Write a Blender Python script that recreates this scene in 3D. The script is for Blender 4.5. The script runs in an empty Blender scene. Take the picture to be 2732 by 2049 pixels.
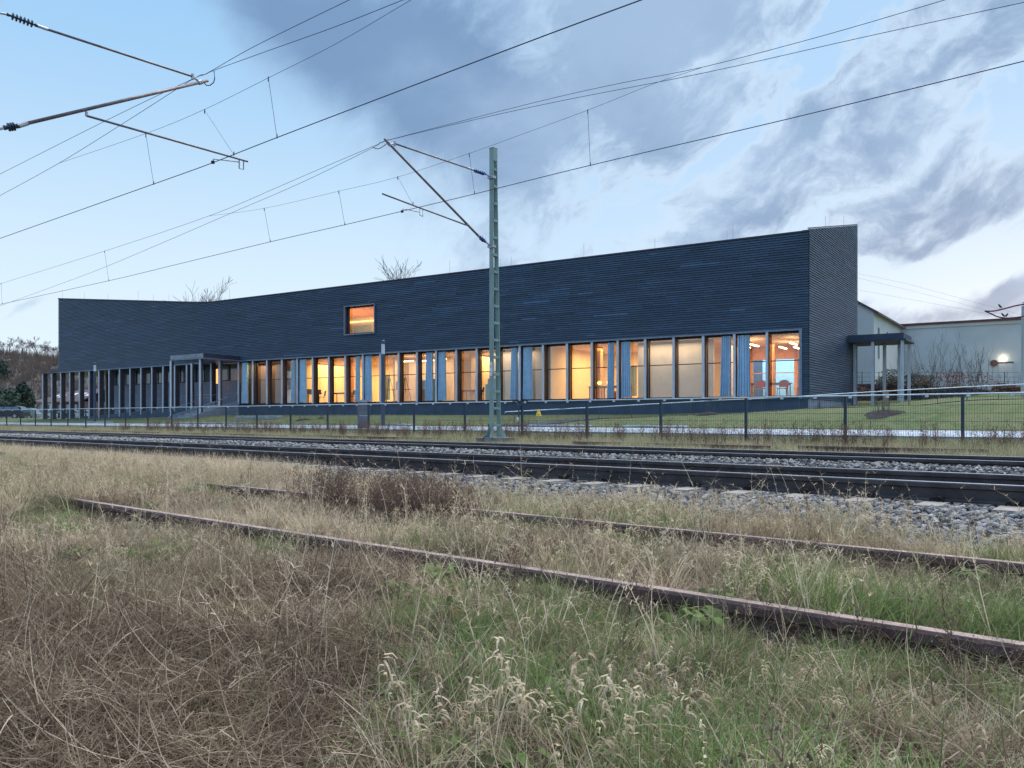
import bpy, math, random
import numpy as np
from mathutils import Vector, Matrix, noise as mnoise
R=math.radians
sc=bpy.context.scene
# ---------------------------------------------------------------- camera
FP=2170.0; HZ=1116.0; CZ=0.8          # focal length and horizon in photo pixels (2732 wide), eye height
cd=bpy.data.cameras.new('camera'); cam=bpy.data.objects.new('camera',cd); sc.collection.objects.link(cam)
cam.location=(0,0,CZ); cam.rotation_euler=(R(90),0,0)
cd.sensor_fit='HORIZONTAL'; cd.sensor_width=36; cd.lens=36*FP/2732; cd.shift_y=(HZ-1024.5)/2732
cd.clip_start=0.05; cd.clip_end=3000; sc.camera=cam
# ---------------------------------------------------------------- node helper
class NB:
    def __init__(s,nt): s.nt=nt; s.nt.nodes.clear()
    def n(s,t,**k):
        a=s.nt.nodes.new(t)
        for p,v in k.items():
            if p.startswith('i_'): s.set(a.inputs[int(p[2:])],v)
            elif hasattr(a,p): setattr(a,p,v)
            else: s.set(a.inputs[p.replace('_',' ')],v)
        return a
    def set(s,inp,v):
        if isinstance(v,bpy.types.NodeSocket): s.nt.links.new(v,inp)
        elif isinstance(v,bpy.types.Node): s.nt.links.new(v.outputs[0],inp)
        else:
            if hasattr(inp,'default_value'):
                if inp.type=='RGBA' and len(v)==3: v=(*v,1)
                inp.default_value=v
    def m(s,op,a,b=0.0,c=0.0,clamp=False):
        x=s.nt.nodes.new('ShaderNodeMath'); x.operation=op; x.use_clamp=clamp
        s.set(x.inputs[0],a); s.set(x.inputs[1],b)
        if op in('MULTIPLY_ADD','SMOOTH_MIN','COMPARE'): s.set(x.inputs[2],c)
        return x.outputs[0]
    def mix(s,f,a,b,mode='MIX'):
        x=s.nt.nodes.new('ShaderNodeMix'); x.data_type='RGBA'; x.blend_type=mode
        s.set(x.inputs[0],f); s.set(x.inputs[6],a); s.set(x.inputs[7],b); return x.outputs[2]
    def rng(s,v,a,b,c=0.0,d=1.0,smooth=True):
        x=s.nt.nodes.new('ShaderNodeMapRange'); x.interpolation_type='SMOOTHSTEP' if smooth else 'LINEAR'
        s.set(x.inputs[0],v)
        for i,q in enumerate((a,b,c,d)): s.set(x.inputs[i+1],q)
        return x.outputs[0]
    def vec(s,x,y,z):
        c=s.nt.nodes.new('ShaderNodeCombineXYZ')
        for i,q in enumerate((x,y,z)): s.set(c.inputs[i],q)
        return c.outputs[0]
    def noise(s,v,scale,detail=4,rough=.5,dist=0.0):
        x=s.nt.nodes.new('ShaderNodeTexNoise'); s.set(x.inputs['Vector'],v)
        x.inputs['Scale'].default_value=scale; x.inputs['Detail'].default_value=detail
        x.inputs['Roughness'].default_value=rough; x.inputs['Distortion'].default_value=dist
        return x.outputs[0]
# ---------------------------------------------------------------- sky
SUN_AZ=R(32); SUN_EL=R(62)       # soft glow of the bright western sky, right of and behind the building
w=bpy.data.worlds.new("World"); sc.world=w; w.use_nodes=True
b=NB(w.node_tree)
g=b.n('ShaderNodeTexCoord').outputs['Generated']
sep=b.n('ShaderNodeSeparateXYZ',i_0=g); X,Y,Z=sep.outputs
az=b.m('ARCTAN2',X,Y); el=b.m('ARCSINE',Z)
def azel(px,py):                  # direction of a sky feature
    u=(px*1.2351-1366)/FP; v=(HZ-py*1.2351)/FP; a=math.atan(u); return a,math.atan(v*math.cos(a))
warp=b.n('ShaderNodeTexNoise'); b.set(warp.inputs['Vector'],b.vec(az,el,0.3)); warp.inputs['Scale'].default_value=5; warp.inputs['Detail'].default_value=6
wsep=b.n('ShaderNodeSeparateXYZ',i_0=warp.outputs[1])
azw=b.m('MULTIPLY_ADD',b.m('SUBTRACT',wsep.outputs[0],.5),.16,az); elw=b.m('MULTIPLY_ADD',b.m('SUBTRACT',wsep.outputs[1],.5),.13,el)
def blob(px,py,rx,ry,ang,wt):
    a0,e0=azel(px,py); sx=rx*1.2351/FP; sy=ry*1.2351/FP; c,s_=math.cos(R(ang)),math.sin(R(ang))
    da=b.m('SUBTRACT',azw,a0); de=b.m('SUBTRACT',elw,e0)
    p=b.m('DIVIDE',b.m('ADD',b.m('MULTIPLY',da,c),b.m('MULTIPLY',de,s_)),sx)
    q=b.m('DIVIDE',b.m('SUBTRACT',b.m('MULTIPLY',de,c),b.m('MULTIPLY',da,s_)),sy)
    r2=b.m('ADD',b.m('MULTIPLY',p,p),b.m('MULTIPLY',q,q))
    return b.m('MULTIPLY',b.m('EXPONENT',b.m('MULTIPLY',r2,-1.0)),wt)
blobs=[(620,60,260,120,-28,.42),(900,160,300,120,-20,.50),(1150,60,420,150,-8,.42),(1180,250,340,95,-8,.34),(1420,60,160,70,0,.30),
 (1480,505,330,30,12,.22),(1560,440,150,40,45,.26),(1800,330,260,50,38,.20),(1750,440,300,40,12,.18),(2110,420,220,60,14,.26),(2080,160,200,70,35,.20),(1320,450,120,30,20,.20),(1030,340,180,50,-25,.22),
 (2150,645,190,38,12,.60),(20,692,45,8,0,.38),(1960,515,200,16,8,.25),(1700,300,130,40,40,.18),
 (60,300,430,420,0,-.55),(330,470,470,190,0,-.5),(1620,150,150,70,50,-.28),(2050,590,300,34,4,-.55),(1880,390,200,16,32,-.34),(2190,250,90,50,45,-.5),(1480,385,160,16,42,-.30),(1180,500,300,40,5,-.12),(1800,90,110,40,45,-.15),(1300,395,120,25,30,-.15)]
acc=None
for q in blobs:
    v=blob(*q); acc=v if acc is None else b.m('ADD',acc,v)
ca,sa=math.cos(R(30)),math.sin(R(30))
pa=b.m('ADD',b.m('MULTIPLY',azw,ca),b.m('MULTIPLY',elw,sa)); pb=b.m('SUBTRACT',b.m('MULTIPLY',elw,ca),b.m('MULTIPLY',azw,sa))
n1=b.noise(b.vec(pa,b.m('MULTIPLY',pb,1.7),1.7),5.5,12,.62,.15)
n2=b.noise(b.vec(pa,b.m('MULTIPLY',pb,1.5),4.2),15.0,8,.62,.1)
n3=b.noise(b.vec(az,b.m('MULTIPLY',el,1.3),9.2),3.0,10,.55,.2)
rightness=b.rng(az,-.30,.20)
dens=b.m('ADD',b.m('MULTIPLY',b.m('SUBTRACT',n1,.5),b.m('MULTIPLY_ADD',rightness,2.1,.75)),b.m('MULTIPLY',b.m('SUBTRACT',n2,.5),b.m('MULTIPLY_ADD',rightness,.95,.12)))
dens=b.m('ADD',dens,acc); dens=b.m('ADD',dens,b.m('MULTIPLY',rightness,.05))
cl=b.rng(dens,-.16,.56)
hz=b.rng(el,0.0,.50)
base=b.mix(hz,(.44,.515,.565),(.185,.335,.51))
warm=b.m('MULTIPLY',b.rng(az,.05,.6),b.rng(el,.34,.0))
base=b.mix(b.m('MULTIPLY',warm,.9),base,(.66,.66,.66))
base=b.mix(b.m('MULTIPLY',b.rng(az,-.25,.3),.55),base,(.29,.40,.54))
thin=b.m('MULTIPLY',b.rng(dens,-.16,.12),b.m('MULTIPLY_ADD',rightness,.50,.12))
base=b.mix(thin,base,b.mix(rightness,(.32,.41,.52),(.42,.50,.58)))
ccol=b.mix(b.rng(n3,.38,.64),(.095,.160,.275),(.18,.262,.385))
cover=b.m('MULTIPLY',cl,b.m('MULTIPLY_ADD',b.rng(el,.0,.14),.28,.60))
col=b.mix(cover,base,ccol)
sky=b.n('ShaderNodeTexSky'); sky.sky_type='NISHITA'; sky.sun_disc=False; sky.sun_elevation=R(4); sky.sun_rotation=SUN_AZ
skyc=b.n('ShaderNodeVectorMath',operation='SCALE',i_0=sky.outputs[0]); skyc.inputs['Scale'].default_value=.03
col=b.mix(.10,col,skyc.outputs[0])
below=b.rng(Z,-.03,.0)
col=b.mix(below,(.10,.11,.12),col)
bg=b.n('ShaderNodeBackground',i_0=col); bg.inputs[1].default_value=0.80
out=b.n('ShaderNodeOutputWorld',i_0=bg)
sl=bpy.data.lights.new('sun','SUN'); so=bpy.data.objects.new('sun',sl); sc.collection.objects.link(so)
sl.energy=1.5; sl.angle=R(50); sl.color=(1,.965,.93)
sd=Vector((math.sin(SUN_AZ)*math.cos(SUN_EL),math.cos(SUN_AZ)*math.cos(SUN_EL),math.sin(SUN_EL)))
so.rotation_euler=sd.to_track_quat('Z','Y').to_euler()
sc.view_settings.view_transform='Standard'; sc.view_settings.look='None'; sc.view_settings.exposure=1.34; sc.view_settings.gamma=1
sc.cycles.use_denoising=True; sc.cycles.max_bounces=6; sc.cycles.transparent_max_bounces=16
sc.cycles.sample_clamp_indirect=4; sc.cycles.caustics_reflective=False; sc.cycles.caustics_refractive=False
# ---------------------------------------------------------------- frames of reference
NT=Vector((.64426,.76480)); DT=Vector((-.76480,.64426))       # across / along the railway
NF=Vector((.53688,.84366)); DF=Vector((-.84366,.53688)); FD=37.2  # right wing facade
def U(x): return (x-1366)/FP
def onl(x,D,n=NT):
    u=U(x); y=D/(u*n.x+n.y); return Vector((u*y,y))
def zof(y,depth): return CZ+(HZ-y)/FP*depth
def P3(x,y,D,n=NT):
    p=onl(x,D,n); return Vector((p.x,p.y,zof(y,p.y)))
def TK(D,s,z): return Vector((NT.x*D+DT.x*s,NT.y*D+DT.y*s,z))
def FB(t,w_,z): return Vector((NF.x*(FD+w_)+DF.x*t,NF.y*(FD+w_)+DF.y*t,z))
def tF(x): return onl(x,FD,NF).dot(DF)
K=onl(528,FD,NF); a2=math.atan(3126/FP); NL=Vector((math.cos(a2),math.sin(a2))); DL=Vector((-NL.y,NL.x)); LD=K.dot(NL)
def LB(t,w_,z): return Vector((K.x+DL.x*t+NL.x*w_,K.y+DL.y*t+NL.y*w_,z))
def tL(x): return (onl(x,LD,NL)-K).dot(DL)
C0=onl(2158,FD,NF); GD=Vector((.561,.828)).normalized(); GN=Vector((GD.y,-GD.x))
def GB(g_,w_,z): return Vector((C0.x+GD.x*g_-GN.x*w_,C0.y+GD.y*g_-GN.y*w_,z))
def DS(x,y): return x*NT.x+y*NT.y, x*DT.x+y*DT.y
# ---------------------------------------------------------------- terrain height
CP=[(-18.9,56.1,1.0),(-12,51.7,.99),(-5.9,47.8,.98),(0,44.1,.98),(5,41,1.0),(9.5,38.1,1.05),(13.1,35.8,1.16),(-23,59,.9),(-31,65,.8),(-39,69,.76),(-41,71.5,.75),(-60,110,.55),(-75,140,.5),
 (-30,56,.75),(17.5,42,1.42),(20,44,1.75),(24,50,2.3),(30,57,2.7),(38,60,3.0),(22,38,1.75),(26.4,42,2.1),(5.4,35,.78),(8.4,34,.93),(13.2,33,1.21),(19.5,31,1.50),(-.3,34,.58),(34,70,3.2),(10,60,1.6),(0,80,1.6),(60,60,3.2),(-20,90,1.0),(40,28,2.0)]
CPa=np.array(CP)
def hnp(x,y):
    D=x*NT.x+y*NT.y
    z=np.zeros_like(D)
    z=z+.12*np.clip((D-15.3)/3.5,0,1)+.20*np.clip((D-19.6)/1.8,0,1)+.12*np.clip((D-21.5)/2.2,0,1)
    num=np.zeros_like(D); den=np.zeros_like(D)
    for cx,cy,cz in CP:
        q=1/(((x-cx)**2+(y-cy)**2)+.6)**1.6; num+=q*cz; den+=q
    zi=num/den
    f=np.clip((D-24.0)/5.0,0,1); f=f*f*(3-2*f)
    return z+(zi-z)*f
def H(x,y): return float(hnp(np.array([x],float),np.array([y],float))[0])
# ---------------------------------------------------------------- mesh builder
COL=sc.collection
def pv(o):
    p=Vector((0,0,0))
    while o is not None: p+=o.location; o=o.parent
    return p
def tag(o,label=None,cat=None,group=None,kind=None):
    if label: o['label']=label
    if cat: o['category']=cat
    if group: o['group']=group
    if kind: o['kind']=kind
    return o
def thing(name,label,cat,loc=(0,0,0),group=None):
    o=bpy.data.objects.new(name,None); COL.objects.link(o); o.location=loc; o.empty_display_size=.1
    return tag(o,label,cat,group)
class MB:
    def __init__(s): s.v=[]; s.f=[]; s.c=[]; s.uc=False
    def quad(s,*p,c=.5):
        i=len(s.v); s.v+= [tuple(q) for q in p]; s.f.append(tuple(range(i,i+len(p)))); s.c.append(c)
    def box8(s,p,c=.5):
        i=len(s.v); s.v+=[tuple(q) for q in p]
        for f in((0,3,2,1),(4,5,6,7),(0,1,5,4),(1,2,6,5),(2,3,7,6),(3,0,4,7)): s.f.append(tuple(i+k for k in f)); s.c.append(c)
    def fb(s,F,a0,a1,b0,b1,z0,z1,c=.5):
        s.box8([F(a0,b0,z0),F(a1,b0,z0),F(a1,b1,z0),F(a0,b1,z0),F(a0,b0,z1),F(a1,b0,z1),F(a1,b1,z1),F(a0,b1,z1)],c); return s
    def box(s,x0,x1,y0,y1,z0,z1,c=.5): return s.fb(lambda a,b_,z:Vector((a,b_,z)),x0,x1,y0,y1,z0,z1,c)
    def tube(s,pts,r,n=6,c=.5,cap=True):
        pts=[Vector(p) for p in pts]; rr=r if isinstance(r,(list,tuple)) else [r]*len(pts); i0=len(s.v)
        for k,p in enumerate(pts):
            t=(pts[min(k+1,len(pts)-1)]-pts[max(k-1,0)])
            t=t.normalized() if t.length>1e-9 else Vector((0,0,1))
            a=t.cross(Vector((0,0,1))); a=a.normalized() if a.length>1e-3 else Vector((1,0,0)); d=t.cross(a)
            for j in range(n):
                th=2*math.pi*j/n+.3; s.v.append(tuple(p+(a*math.cos(th)+d*math.sin(th))*rr[k]))
        for k in range(len(pts)-1):
            for j in range(n):
                A=i0+k*n+j; B=i0+k*n+(j+1)%n; s.f.append((A,B,B+n,A+n)); s.c.append(c)
        if cap and n>2:
            s.f.append(tuple(i0+j for j in range(n))[::-1]); s.c.append(c)
            s.f.append(tuple(i0+(len(pts)-1)*n+j for j in range(n))); s.c.append(c)
        return s
    def beam(s,p0,p1,w_,h,up=(0,0,1),c=.5):
        p0=Vector(p0);p1=Vector(p1);t=(p1-p0).normalized();a=t.cross(Vector(up)).normalized();d=a.cross(t)
        a=a*w_/2; d=d*h/2
        s.box8([p0-a-d,p0+a-d,p0+a+d,p0-a+d,p1-a-d,p1+a-d,p1+a+d,p1-a+d],c); return s
    def lathe(s,prof,o,ax=(0,0,1),n=10,c=.5):   # prof: (dist along axis, radius)
        o=Vector(o); t=Vector(ax).normalized(); return s.tube([o+t*(h+1e-5*k) for k,(h,r) in enumerate(prof)],[r for h,r in prof],n,c)
    def extrude(s,F,prof,a0,a1,c=.5):           # profile (b,z) closed, swept along first axis of frame F
        i=len(s.v); n=len(prof)
        for a in(a0,a1):
            for q in prof: s.v.append(tuple(F(a,q[0],q[1])))
        for j in range(n): s.f.append((i+j,i+(j+1)%n,i+n+(j+1)%n,i+n+j)); s.c.append(c)
        s.f.append(tuple(range(i,i+n))[::-1]); s.f.append(tuple(range(i+n,i+2*n))); s.c+=[c,c]; return s
    def build(s,name,mat,parent=None,smooth=False,col=False,fix=True):
        off=pv(parent) if parent else None
        V=np.array(s.v,float)
        if parent is None:
            mn=V.min(0);mx=V.max(0); off=Vector(((mn[0]+mx[0])/2,(mn[1]+mx[1])/2,mn[2]))
        V=V-np.array(off)
        me=bpy.data.meshes.new(name); me.from_pydata(V.tolist(),[],s.f)
        if col:
            at=me.attributes.new('tone','FLOAT','FACE'); at.data.foreach_set('value',[float(q) for q in s.c])
        me.materials.append(mat)
        if smooth: me.polygons.foreach_set('use_smooth',[True]*len(me.polygons))
        if fix:
            import bmesh
            bm=bmesh.new(); bm.from_mesh(me); bmesh.ops.recalc_face_normals(bm,faces=bm.faces); bm.to_mesh(me); bm.free()
        me.update()
        o=bpy.data.objects.new(name,me); COL.objects.link(o)
        if parent: o.parent=parent
        else: o.location=off
        return o
def kids(o): return [c for c in bpy.data.objects if c.parent==o]
def copy_tree(o,loc=None,rz=None,label=None,chmap=None,par=None):
    global CH
    c=o.copy(); COL.objects.link(c)
    if par: c.parent=par
    for ch in CH.get(o,[]): copy_tree(ch,par=c)
    if loc is not None: c.location=loc
    if rz is not None: c.rotation_euler=(0,0,rz)
    if label: c['label']=label
    return c
CH={}
def snap():
    CH.clear()
    for q in bpy.data.objects:
        if q.parent: CH.setdefault(q.parent,[]).append(q)
# ---------------------------------------------------------------- materials
def mat(name,c,rough=.7,metal=0.0,var=.25,scale=6.0,bump=0.0,bscale=None,tone=0.0,spec=.5,stretch=(1,1,1),c2=None,tr=0.0):
    m=bpy.data.materials.new(name); m.use_nodes=True; b=NB(m.node_tree)
    tc=b.n('ShaderNodeTexCoord').outputs['Object']
    mp=b.n('ShaderNodeMapping',i_0=tc); mp.inputs['Scale'].default_value=stretch
    ns=b.noise(mp.outputs[0],scale,5,.6)
    f=b.rng(ns,.3,.7)
    ca=tuple(q*(1-var) for q in c); cb=tuple(min(q*(1+var),1) for q in c)
    if c2: cb=c2
    cc=b.mix(f,ca,cb)
    if tone:
        at=b.n('ShaderNodeAttribute',attribute_name='tone')
        k=b.m('MULTIPLY_ADD',b.m('SUBTRACT',at.outputs['Fac'],.5),2*tone,1.0)
        vm=b.n('ShaderNodeVectorMath',operation='SCALE',i_0=cc); b.set(vm.inputs['Scale'],k); cc=vm.outputs[0]
    p=b.n('ShaderNodeBsdfPrincipled'); b.set(p.inputs['Base Color'],cc)
    p.inputs['Roughness'].default_value=rough; p.inputs['Metallic'].default_value=metal; p.inputs['Specular IOR Level'].default_value=spec
    if bump:
        bn=b.noise(mp.outputs[0],bscale or scale*4,4,.6)
        bp=b.n('ShaderNodeBump'); bp.inputs['Strength'].default_value=bump; bp.inputs['Distance'].default_value=.02; b.set(bp.inputs['Height'],bn)
        b.set(p.inputs['Normal'],bp.outputs[0])
    o=b.n('ShaderNodeOutputMaterial',i_0=p)
    return m
def emis(name,c,s):
    m=bpy.data.materials.new(name); m.use_nodes=True; b=NB(m.node_tree)
    e=b.n('ShaderNodeEmission',i_0=c); e.inputs[1].default_value=s; b.n('ShaderNodeOutputMaterial',i_0=e); return m
M={}
M['clad']=mat('charred_shingle',(.028,.061,.120),.5,0,.12,.7,.25,20,tone=.65,stretch=(1,1,4),spec=.6)
M['plinth']=mat('plinth_render',(.055,.085,.15),.8,0,.18,1.5,.2,30)
M['greywall']=mat('grey_render',(.27,.31,.42),.8,0,.10,2,.1,30)
M['fin']=mat('larch_fin',(.60,.66,.80),.7,0,.14,5,.3,20,stretch=(4,4,.4))
M['finside']=mat('dark_wood',(.075,.065,.085),.7,0,.2,5,.2,20)
M['frame']=mat('dark_metal_frame',(.012,.016,.03),.45,0,.1,4)
M['flash']=mat('zinc_flashing',(.20,.25,.36),.5,.3,.12,4)
M['flashdark']=mat('eave_flashing',(.055,.055,.10),.5,.2,.12,4)
M['concrete']=mat('concrete',(.36,.39,.43),.85,0,.22,3,.4,25)
M['sleeper']=mat('sleeper_concrete',(.33,.295,.27),.9,0,.25,9,.5,40)
M['found']=mat('foundation_concrete',(.22,.20,.20),.9,0,.35,5,.6,25)
M['curtain']=mat('blue_curtain',(.50,.70,.90),.85,0,.10,3)
M['roomwall']=mat('room_plaster',(.78,.66,.48),.85,0,.05,2)
M['roomgrey']=mat('room_grey_plaster',(.74,.65,.50),.85,0,.06,2)
M['roomfloor']=mat('room_floor',(.42,.30,.18),.5,0,.1,3)
M['ceil']=mat('room_ceiling',(.75,.55,.38),.8,0,.06,3)
M['woodwall']=mat('brown_panel',(.16,.10,.075),.6,0,.15,4,stretch=(4,4,.4))
M['orangewood']=mat('orange_wood',(.75,.36,.12),.6,0,.12,4)
M['teal']=mat('teal_board',(.10,.36,.40),.6,0,.08,3)
M['paper']=mat('paper',(.62,.72,.68),.8,0,.08,6)
M['black']=mat('black_plastic',(.015,.015,.02),.5,0,.1,6)
M['redseat']=mat('red_seat',(.70,.07,.05),.5,0,.1,6)
M['wood']=mat('light_wood',(.42,.27,.14),.6,0,.2,6,stretch=(1,6,6))
M['yellow']=mat('yellow_plastic',(.85,.58,.03),.5,0,.1,6)
M['galv']=mat('galvanised_steel',(.42,.44,.50),.45,.6,.15,6)
M['tubegrey']=mat('weathered_tube',(.20,.17,.18),.5,.5,.25,5)
M['bluegl']=mat('glazed_insulator_blue',(.035,.10,.32),.25,0,.1,5)
M['darkins']=mat('glazed_insulator_dark',(.03,.05,.09),.25,0,.1,5)
M['mast']=mat('mast_green_paint',(.24,.345,.335),.55,0,.16,3,.15,30,stretch=(3,3,.6))
M['wire']=mat('copper_wire',(.05,.07,.13),.5,.4,.1,3)
M['white']=mat('white_enamel',(.80,.84,.88),.5,0,.03,5)
M['blue']=mat('blue_lettering',(.08,.20,.60),.5,0,.03,5)
M['railhead']=mat('polished_rail_head',(.75,.80,.90),.25,.8,.08,3,stretch=(.2,.2,1))
M['railside']=mat('brown_rail_side',(.060,.053,.060),.75,.2,.35,4,.3,30)
M['rust']=mat('rusted_rail',(.125,.078,.078),.85,.1,.30,9,.5,60)
M['rusthead']=mat('rusted_head',(.36,.265,.24),.75,.15,.28,12,.3,60)
M['clip']=mat('rail_clip',(.02,.02,.025),.6,.4,.2,9)
M['fencem']=mat('fence_steel',(.022,.045,.085),.5,.2,.12,5)
M['fencewire']=mat('fence_mesh_wire',(.05,.09,.12),.5,.2,.12,5)
M['conduit']=mat('pale_conduit',(.55,.66,.78),.4,.1,.1,5)
M['lampglass']=mat('frosted_lamp_glass',(.62,.66,.78),.35,0,.06,5)
M['postgrey']=mat('bollard_grey',(.055,.085,.15),.5,.3,.12,5)
M['housewhite']=mat('white_render',(.56,.60,.66),.9,0,.07,.6,.1,20)
M['housewhite2']=mat('bright_render',(.62,.64,.68),.9,0,.05,.6,.1,20)
M['rooftile']=mat('roof_tiles',(.12,.075,.085),.8,0,.3,4,.4,20)
M['brick']=mat('red_brick',(.16,.085,.085),.85,0,.3,8,.4,30)
M['darkwall']=mat('dark_retaining_wall',(.045,.065,.10),.85,0,.25,3,.3,20)
M['bark']=mat('bark',(.10,.085,.08),.9,0,.3,8)
M['twig']=mat('twig_bark',(.15,.125,.12),.9,0,.3,8)
M['twigfar']=mat('far_twig',(.15,.12,.13),.9,0,.3,.4)
M['stalk']=mat('dead_dock',(.060,.040,.038),.9,0,.35,12)
M['leafbrown']=mat('dead_beech_leaf',(.13,.055,.045),.8,0,.4,6)
M['evergreen']=mat('evergreen_leaf',(.018,.045,.032),.7,0,.5,3)
M['evergreen2']=mat('mid_green_leaf',(.030,.060,.038),.7,0,.5,3)
M['carblack']=mat('car_paint_black',(.012,.016,.03),.2,.2,.05,3)
M['carsilver']=mat('car_paint_silver',(.35,.38,.42),.25,.5,.05,3)
M['carwhite']=mat('car_paint_white',(.7,.72,.75),.25,.0,.03,3)
M['carglass']=mat('car_glass',(.10,.16,.22),.08,0,.05,3,spec=.9)
M['tyre']=mat('tyre',(.01,.01,.012),.8,0,.1,9)
M['slab']=mat('pale_slab',(.34,.39,.46),.8,0,.32,1.6,.3,30)
M['asph']=mat('asphalt_path',(.045,.06,.085),.8,0,.2,5,.3,60)
M['soil']=mat('dark_mulch',(.035,.025,.027),.95,0,.5,12,.6,40)
M['moss']=mat('yellow_moss',(.17,.135,.03),.95,0,.6,45,1.0,160)
M['cup']=mat('clear_plastic',(.45,.55,.55),.2,0,.1,9)
M['bird']=mat('bird_feathers',(.02,.022,.04),.7,0,.3,20)
M['purple']=mat('purple_steel',(.10,.03,.07),.5,.2,.2,5)
def glassmat(name,tint=(.92,.95,1),ior=1.5,k=1.0):
    m=bpy.data.materials.new(name); m.use_nodes=True; b=NB(m.node_tree)
    gm=b.n('ShaderNodeNewGeometry'); dt=b.n('ShaderNodeVectorMath',operation='DOT_PRODUCT',i_0=gm.outputs['Incoming'],i_1=gm.outputs['Normal'])
    cs_=b.m('ABSOLUTE',dt.outputs['Value']); fr=b.n('ShaderNodeMath',operation='MULTIPLY_ADD',i_0=b.m('POWER',b.m('SUBTRACT',1.0,cs_),5.0),i_1=.62,i_2=.12)
    t=b.n('ShaderNodeBsdfTransparent',i_0=tint); gl=b.n('ShaderNodeBsdfGlossy'); gl.inputs['Roughness'].default_value=.01
    mx=b.n('ShaderNodeMixShader',i_0=b.m('MULTIPLY',fr.outputs[0],k,clamp=True),i_1=t.outputs[0],i_2=gl.outputs[0]); b.n('ShaderNodeOutputMaterial',i_0=mx); return m
M['glass']=glassmat('window_glass',k=1.15)
M['lamp_on']=emis('lamp_tube_lit',(1,.60,.28),6)
M['lamp_white']=emis('wall_lamp_lit',(1,.86,.55),5)
M['amber']=emis('amber_panel_lit',(1,.42,.14),.75)
# ================================================================ GROUND
def groundmat():
    m=bpy.data.materials.new('ground_soil_and_grass'); m.use_nodes=True; b=NB(m.node_tree)
    pos=b.n('ShaderNodeNewGeometry').outputs['Position']; sp=b.n('ShaderNodeSeparateXYZ',i_0=pos)
    D=b.m('ADD',b.m('MULTIPLY',sp.outputs[0],NT.x),b.m('MULTIPLY',sp.outputs[1],NT.y))
    a=b.noise(pos,1.3,6,.6); c=b.noise(pos,9,6,.65); f=b.noise(pos,60,4,.6)
    soil=b.mix(b.rng(c,.35,.65),(.028,.021,.018),(.075,.055,.042)); 
    green=b.mix(b.rng(f,.3,.7),(.02,.034,.013),(.06,.085,.03))
    near=b.mix(b.rng(a,.42,.62),soil,green)
    bal=b.mix(b.rng(f,.35,.65),(.035,.035,.042),(.16,.16,.18))
    edge=b.m('MULTIPLY',b.m('SUBTRACT',b.noise(pos,2.5,4,.6),.5),1.2)
    inb=b.m('MULTIPLY',b.rng(b.m('ADD',D,edge),6.3,6.8),b.rng(b.m('ADD',D,edge),15.6,15.0))
    near=b.mix(inb,near,bal)
    l1=b.noise(pos,.35,5,.6); l2=b.noise(pos,3.0,5,.7)
    lawn=b.mix(b.rng(l1,.35,.65),(.095,.155,.055),(.18,.20,.09)); lawn=b.mix(b.rng(l2,.35,.75),lawn,(.24,.23,.13))
    lawn=b.mix(b.m('MULTIPLY',b.rng(f,.4,.7),.5),lawn,(.06,.10,.04))
    # greener strip of fresh turf close to the wall
    cc=b.mix(b.rng(D,19.5,22),near,lawn)
    p=b.n('ShaderNodeBsdfPrincipled'); b.set(p.inputs['Base Color'],cc); p.inputs['Roughness'].default_value=.95; p.inputs['Specular IOR Level'].default_value=.15
    bp=b.n('ShaderNodeBump'); bp.inputs['Strength'].default_value=.9; bp.inputs['Distance'].default_value=.03; b.set(bp.inputs['Height'],b.m('ADD',f,c)); b.set(p.inputs['Normal'],bp.outputs[0])
    b.n('ShaderNodeOutputMaterial',i_0=p); return m
M['ground']=groundmat()
def gridmesh(name,Ds,Ss,zf,mat_,kind='structure'):
    DD,SS=np.meshgrid(Ds,Ss,indexing='ij'); x=NT.x*DD+DT.x*SS; y=NT.y*DD+DT.y*SS; z=zf(x,y,DD,SS)
    V=np.stack([x,y,z],-1).reshape(-1,3); nS=len(Ss); F=[]
    for i in range(len(Ds)-1):
        for j in range(nS-1):
            a=i*nS+j; F.append((a,a+nS,a+nS+1,a+1))
    me=bpy.data.meshes.new(name); me.from_pydata(V.tolist(),[],F); me.materials.append(mat_)
    me.polygons.foreach_set('use_smooth',[True]*len(F)); me.update()
    o=bpy.data.objects.new(name,me); COL.objects.link(o); tag(o,kind=kind); return o
rs=np.random.RandomState(5)
def vnoise(x,y,sc_,seed=0):
    r=np.random.RandomState(seed); t=np.zeros_like(x)
    for k in range(6):
        a=r.uniform(0,2*math.pi); f=sc_*(1.0+.9*k); ph=r.uniform(0,6.28)
        t+=np.sin((x*math.cos(a)+y*math.sin(a))*f+ph+1.3*np.sin((x*math.sin(a)-y*math.cos(a))*f*.6+ph*2))/(1+k*.6)
    return t/2.6
def zground(x,y,D,S):
    z=hnp(x,y)
    near=np.clip((6.6-D)/1.0,0,1)
    z=z+.080*np.clip((5.6-D)/1.0,0,1)+near*(.040*vnoise(x,y,2.2,1)+.012*vnoise(x,y,7,2))
    z=z+.15*np.clip((D-10.1)/.5,0,1)*np.clip((12.55-D)/.5,0,1)
    far=np.clip((np.hypot(x,y)-150)/200,0,1)
    return z*(1-far)+far*.3
Ds=np.concatenate([np.arange(-30,-1,3.0),np.arange(-1,7,.12),np.arange(7,16,.4),np.arange(16,26,.25),np.arange(26,60,.9),[62,66,72,80,95,120,160,220,320,480,700]])
Ss=np.concatenate([[-500,-300,-150,-90,-60,-40,-25,-15,-8],np.arange(-5,24,.15),np.arange(24,70,.8),np.arange(70,110,2.5),[115,130,150,180,240,320,450,700]])
gridmesh('ground',Ds,Ss,zground,M['ground'])
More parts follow.
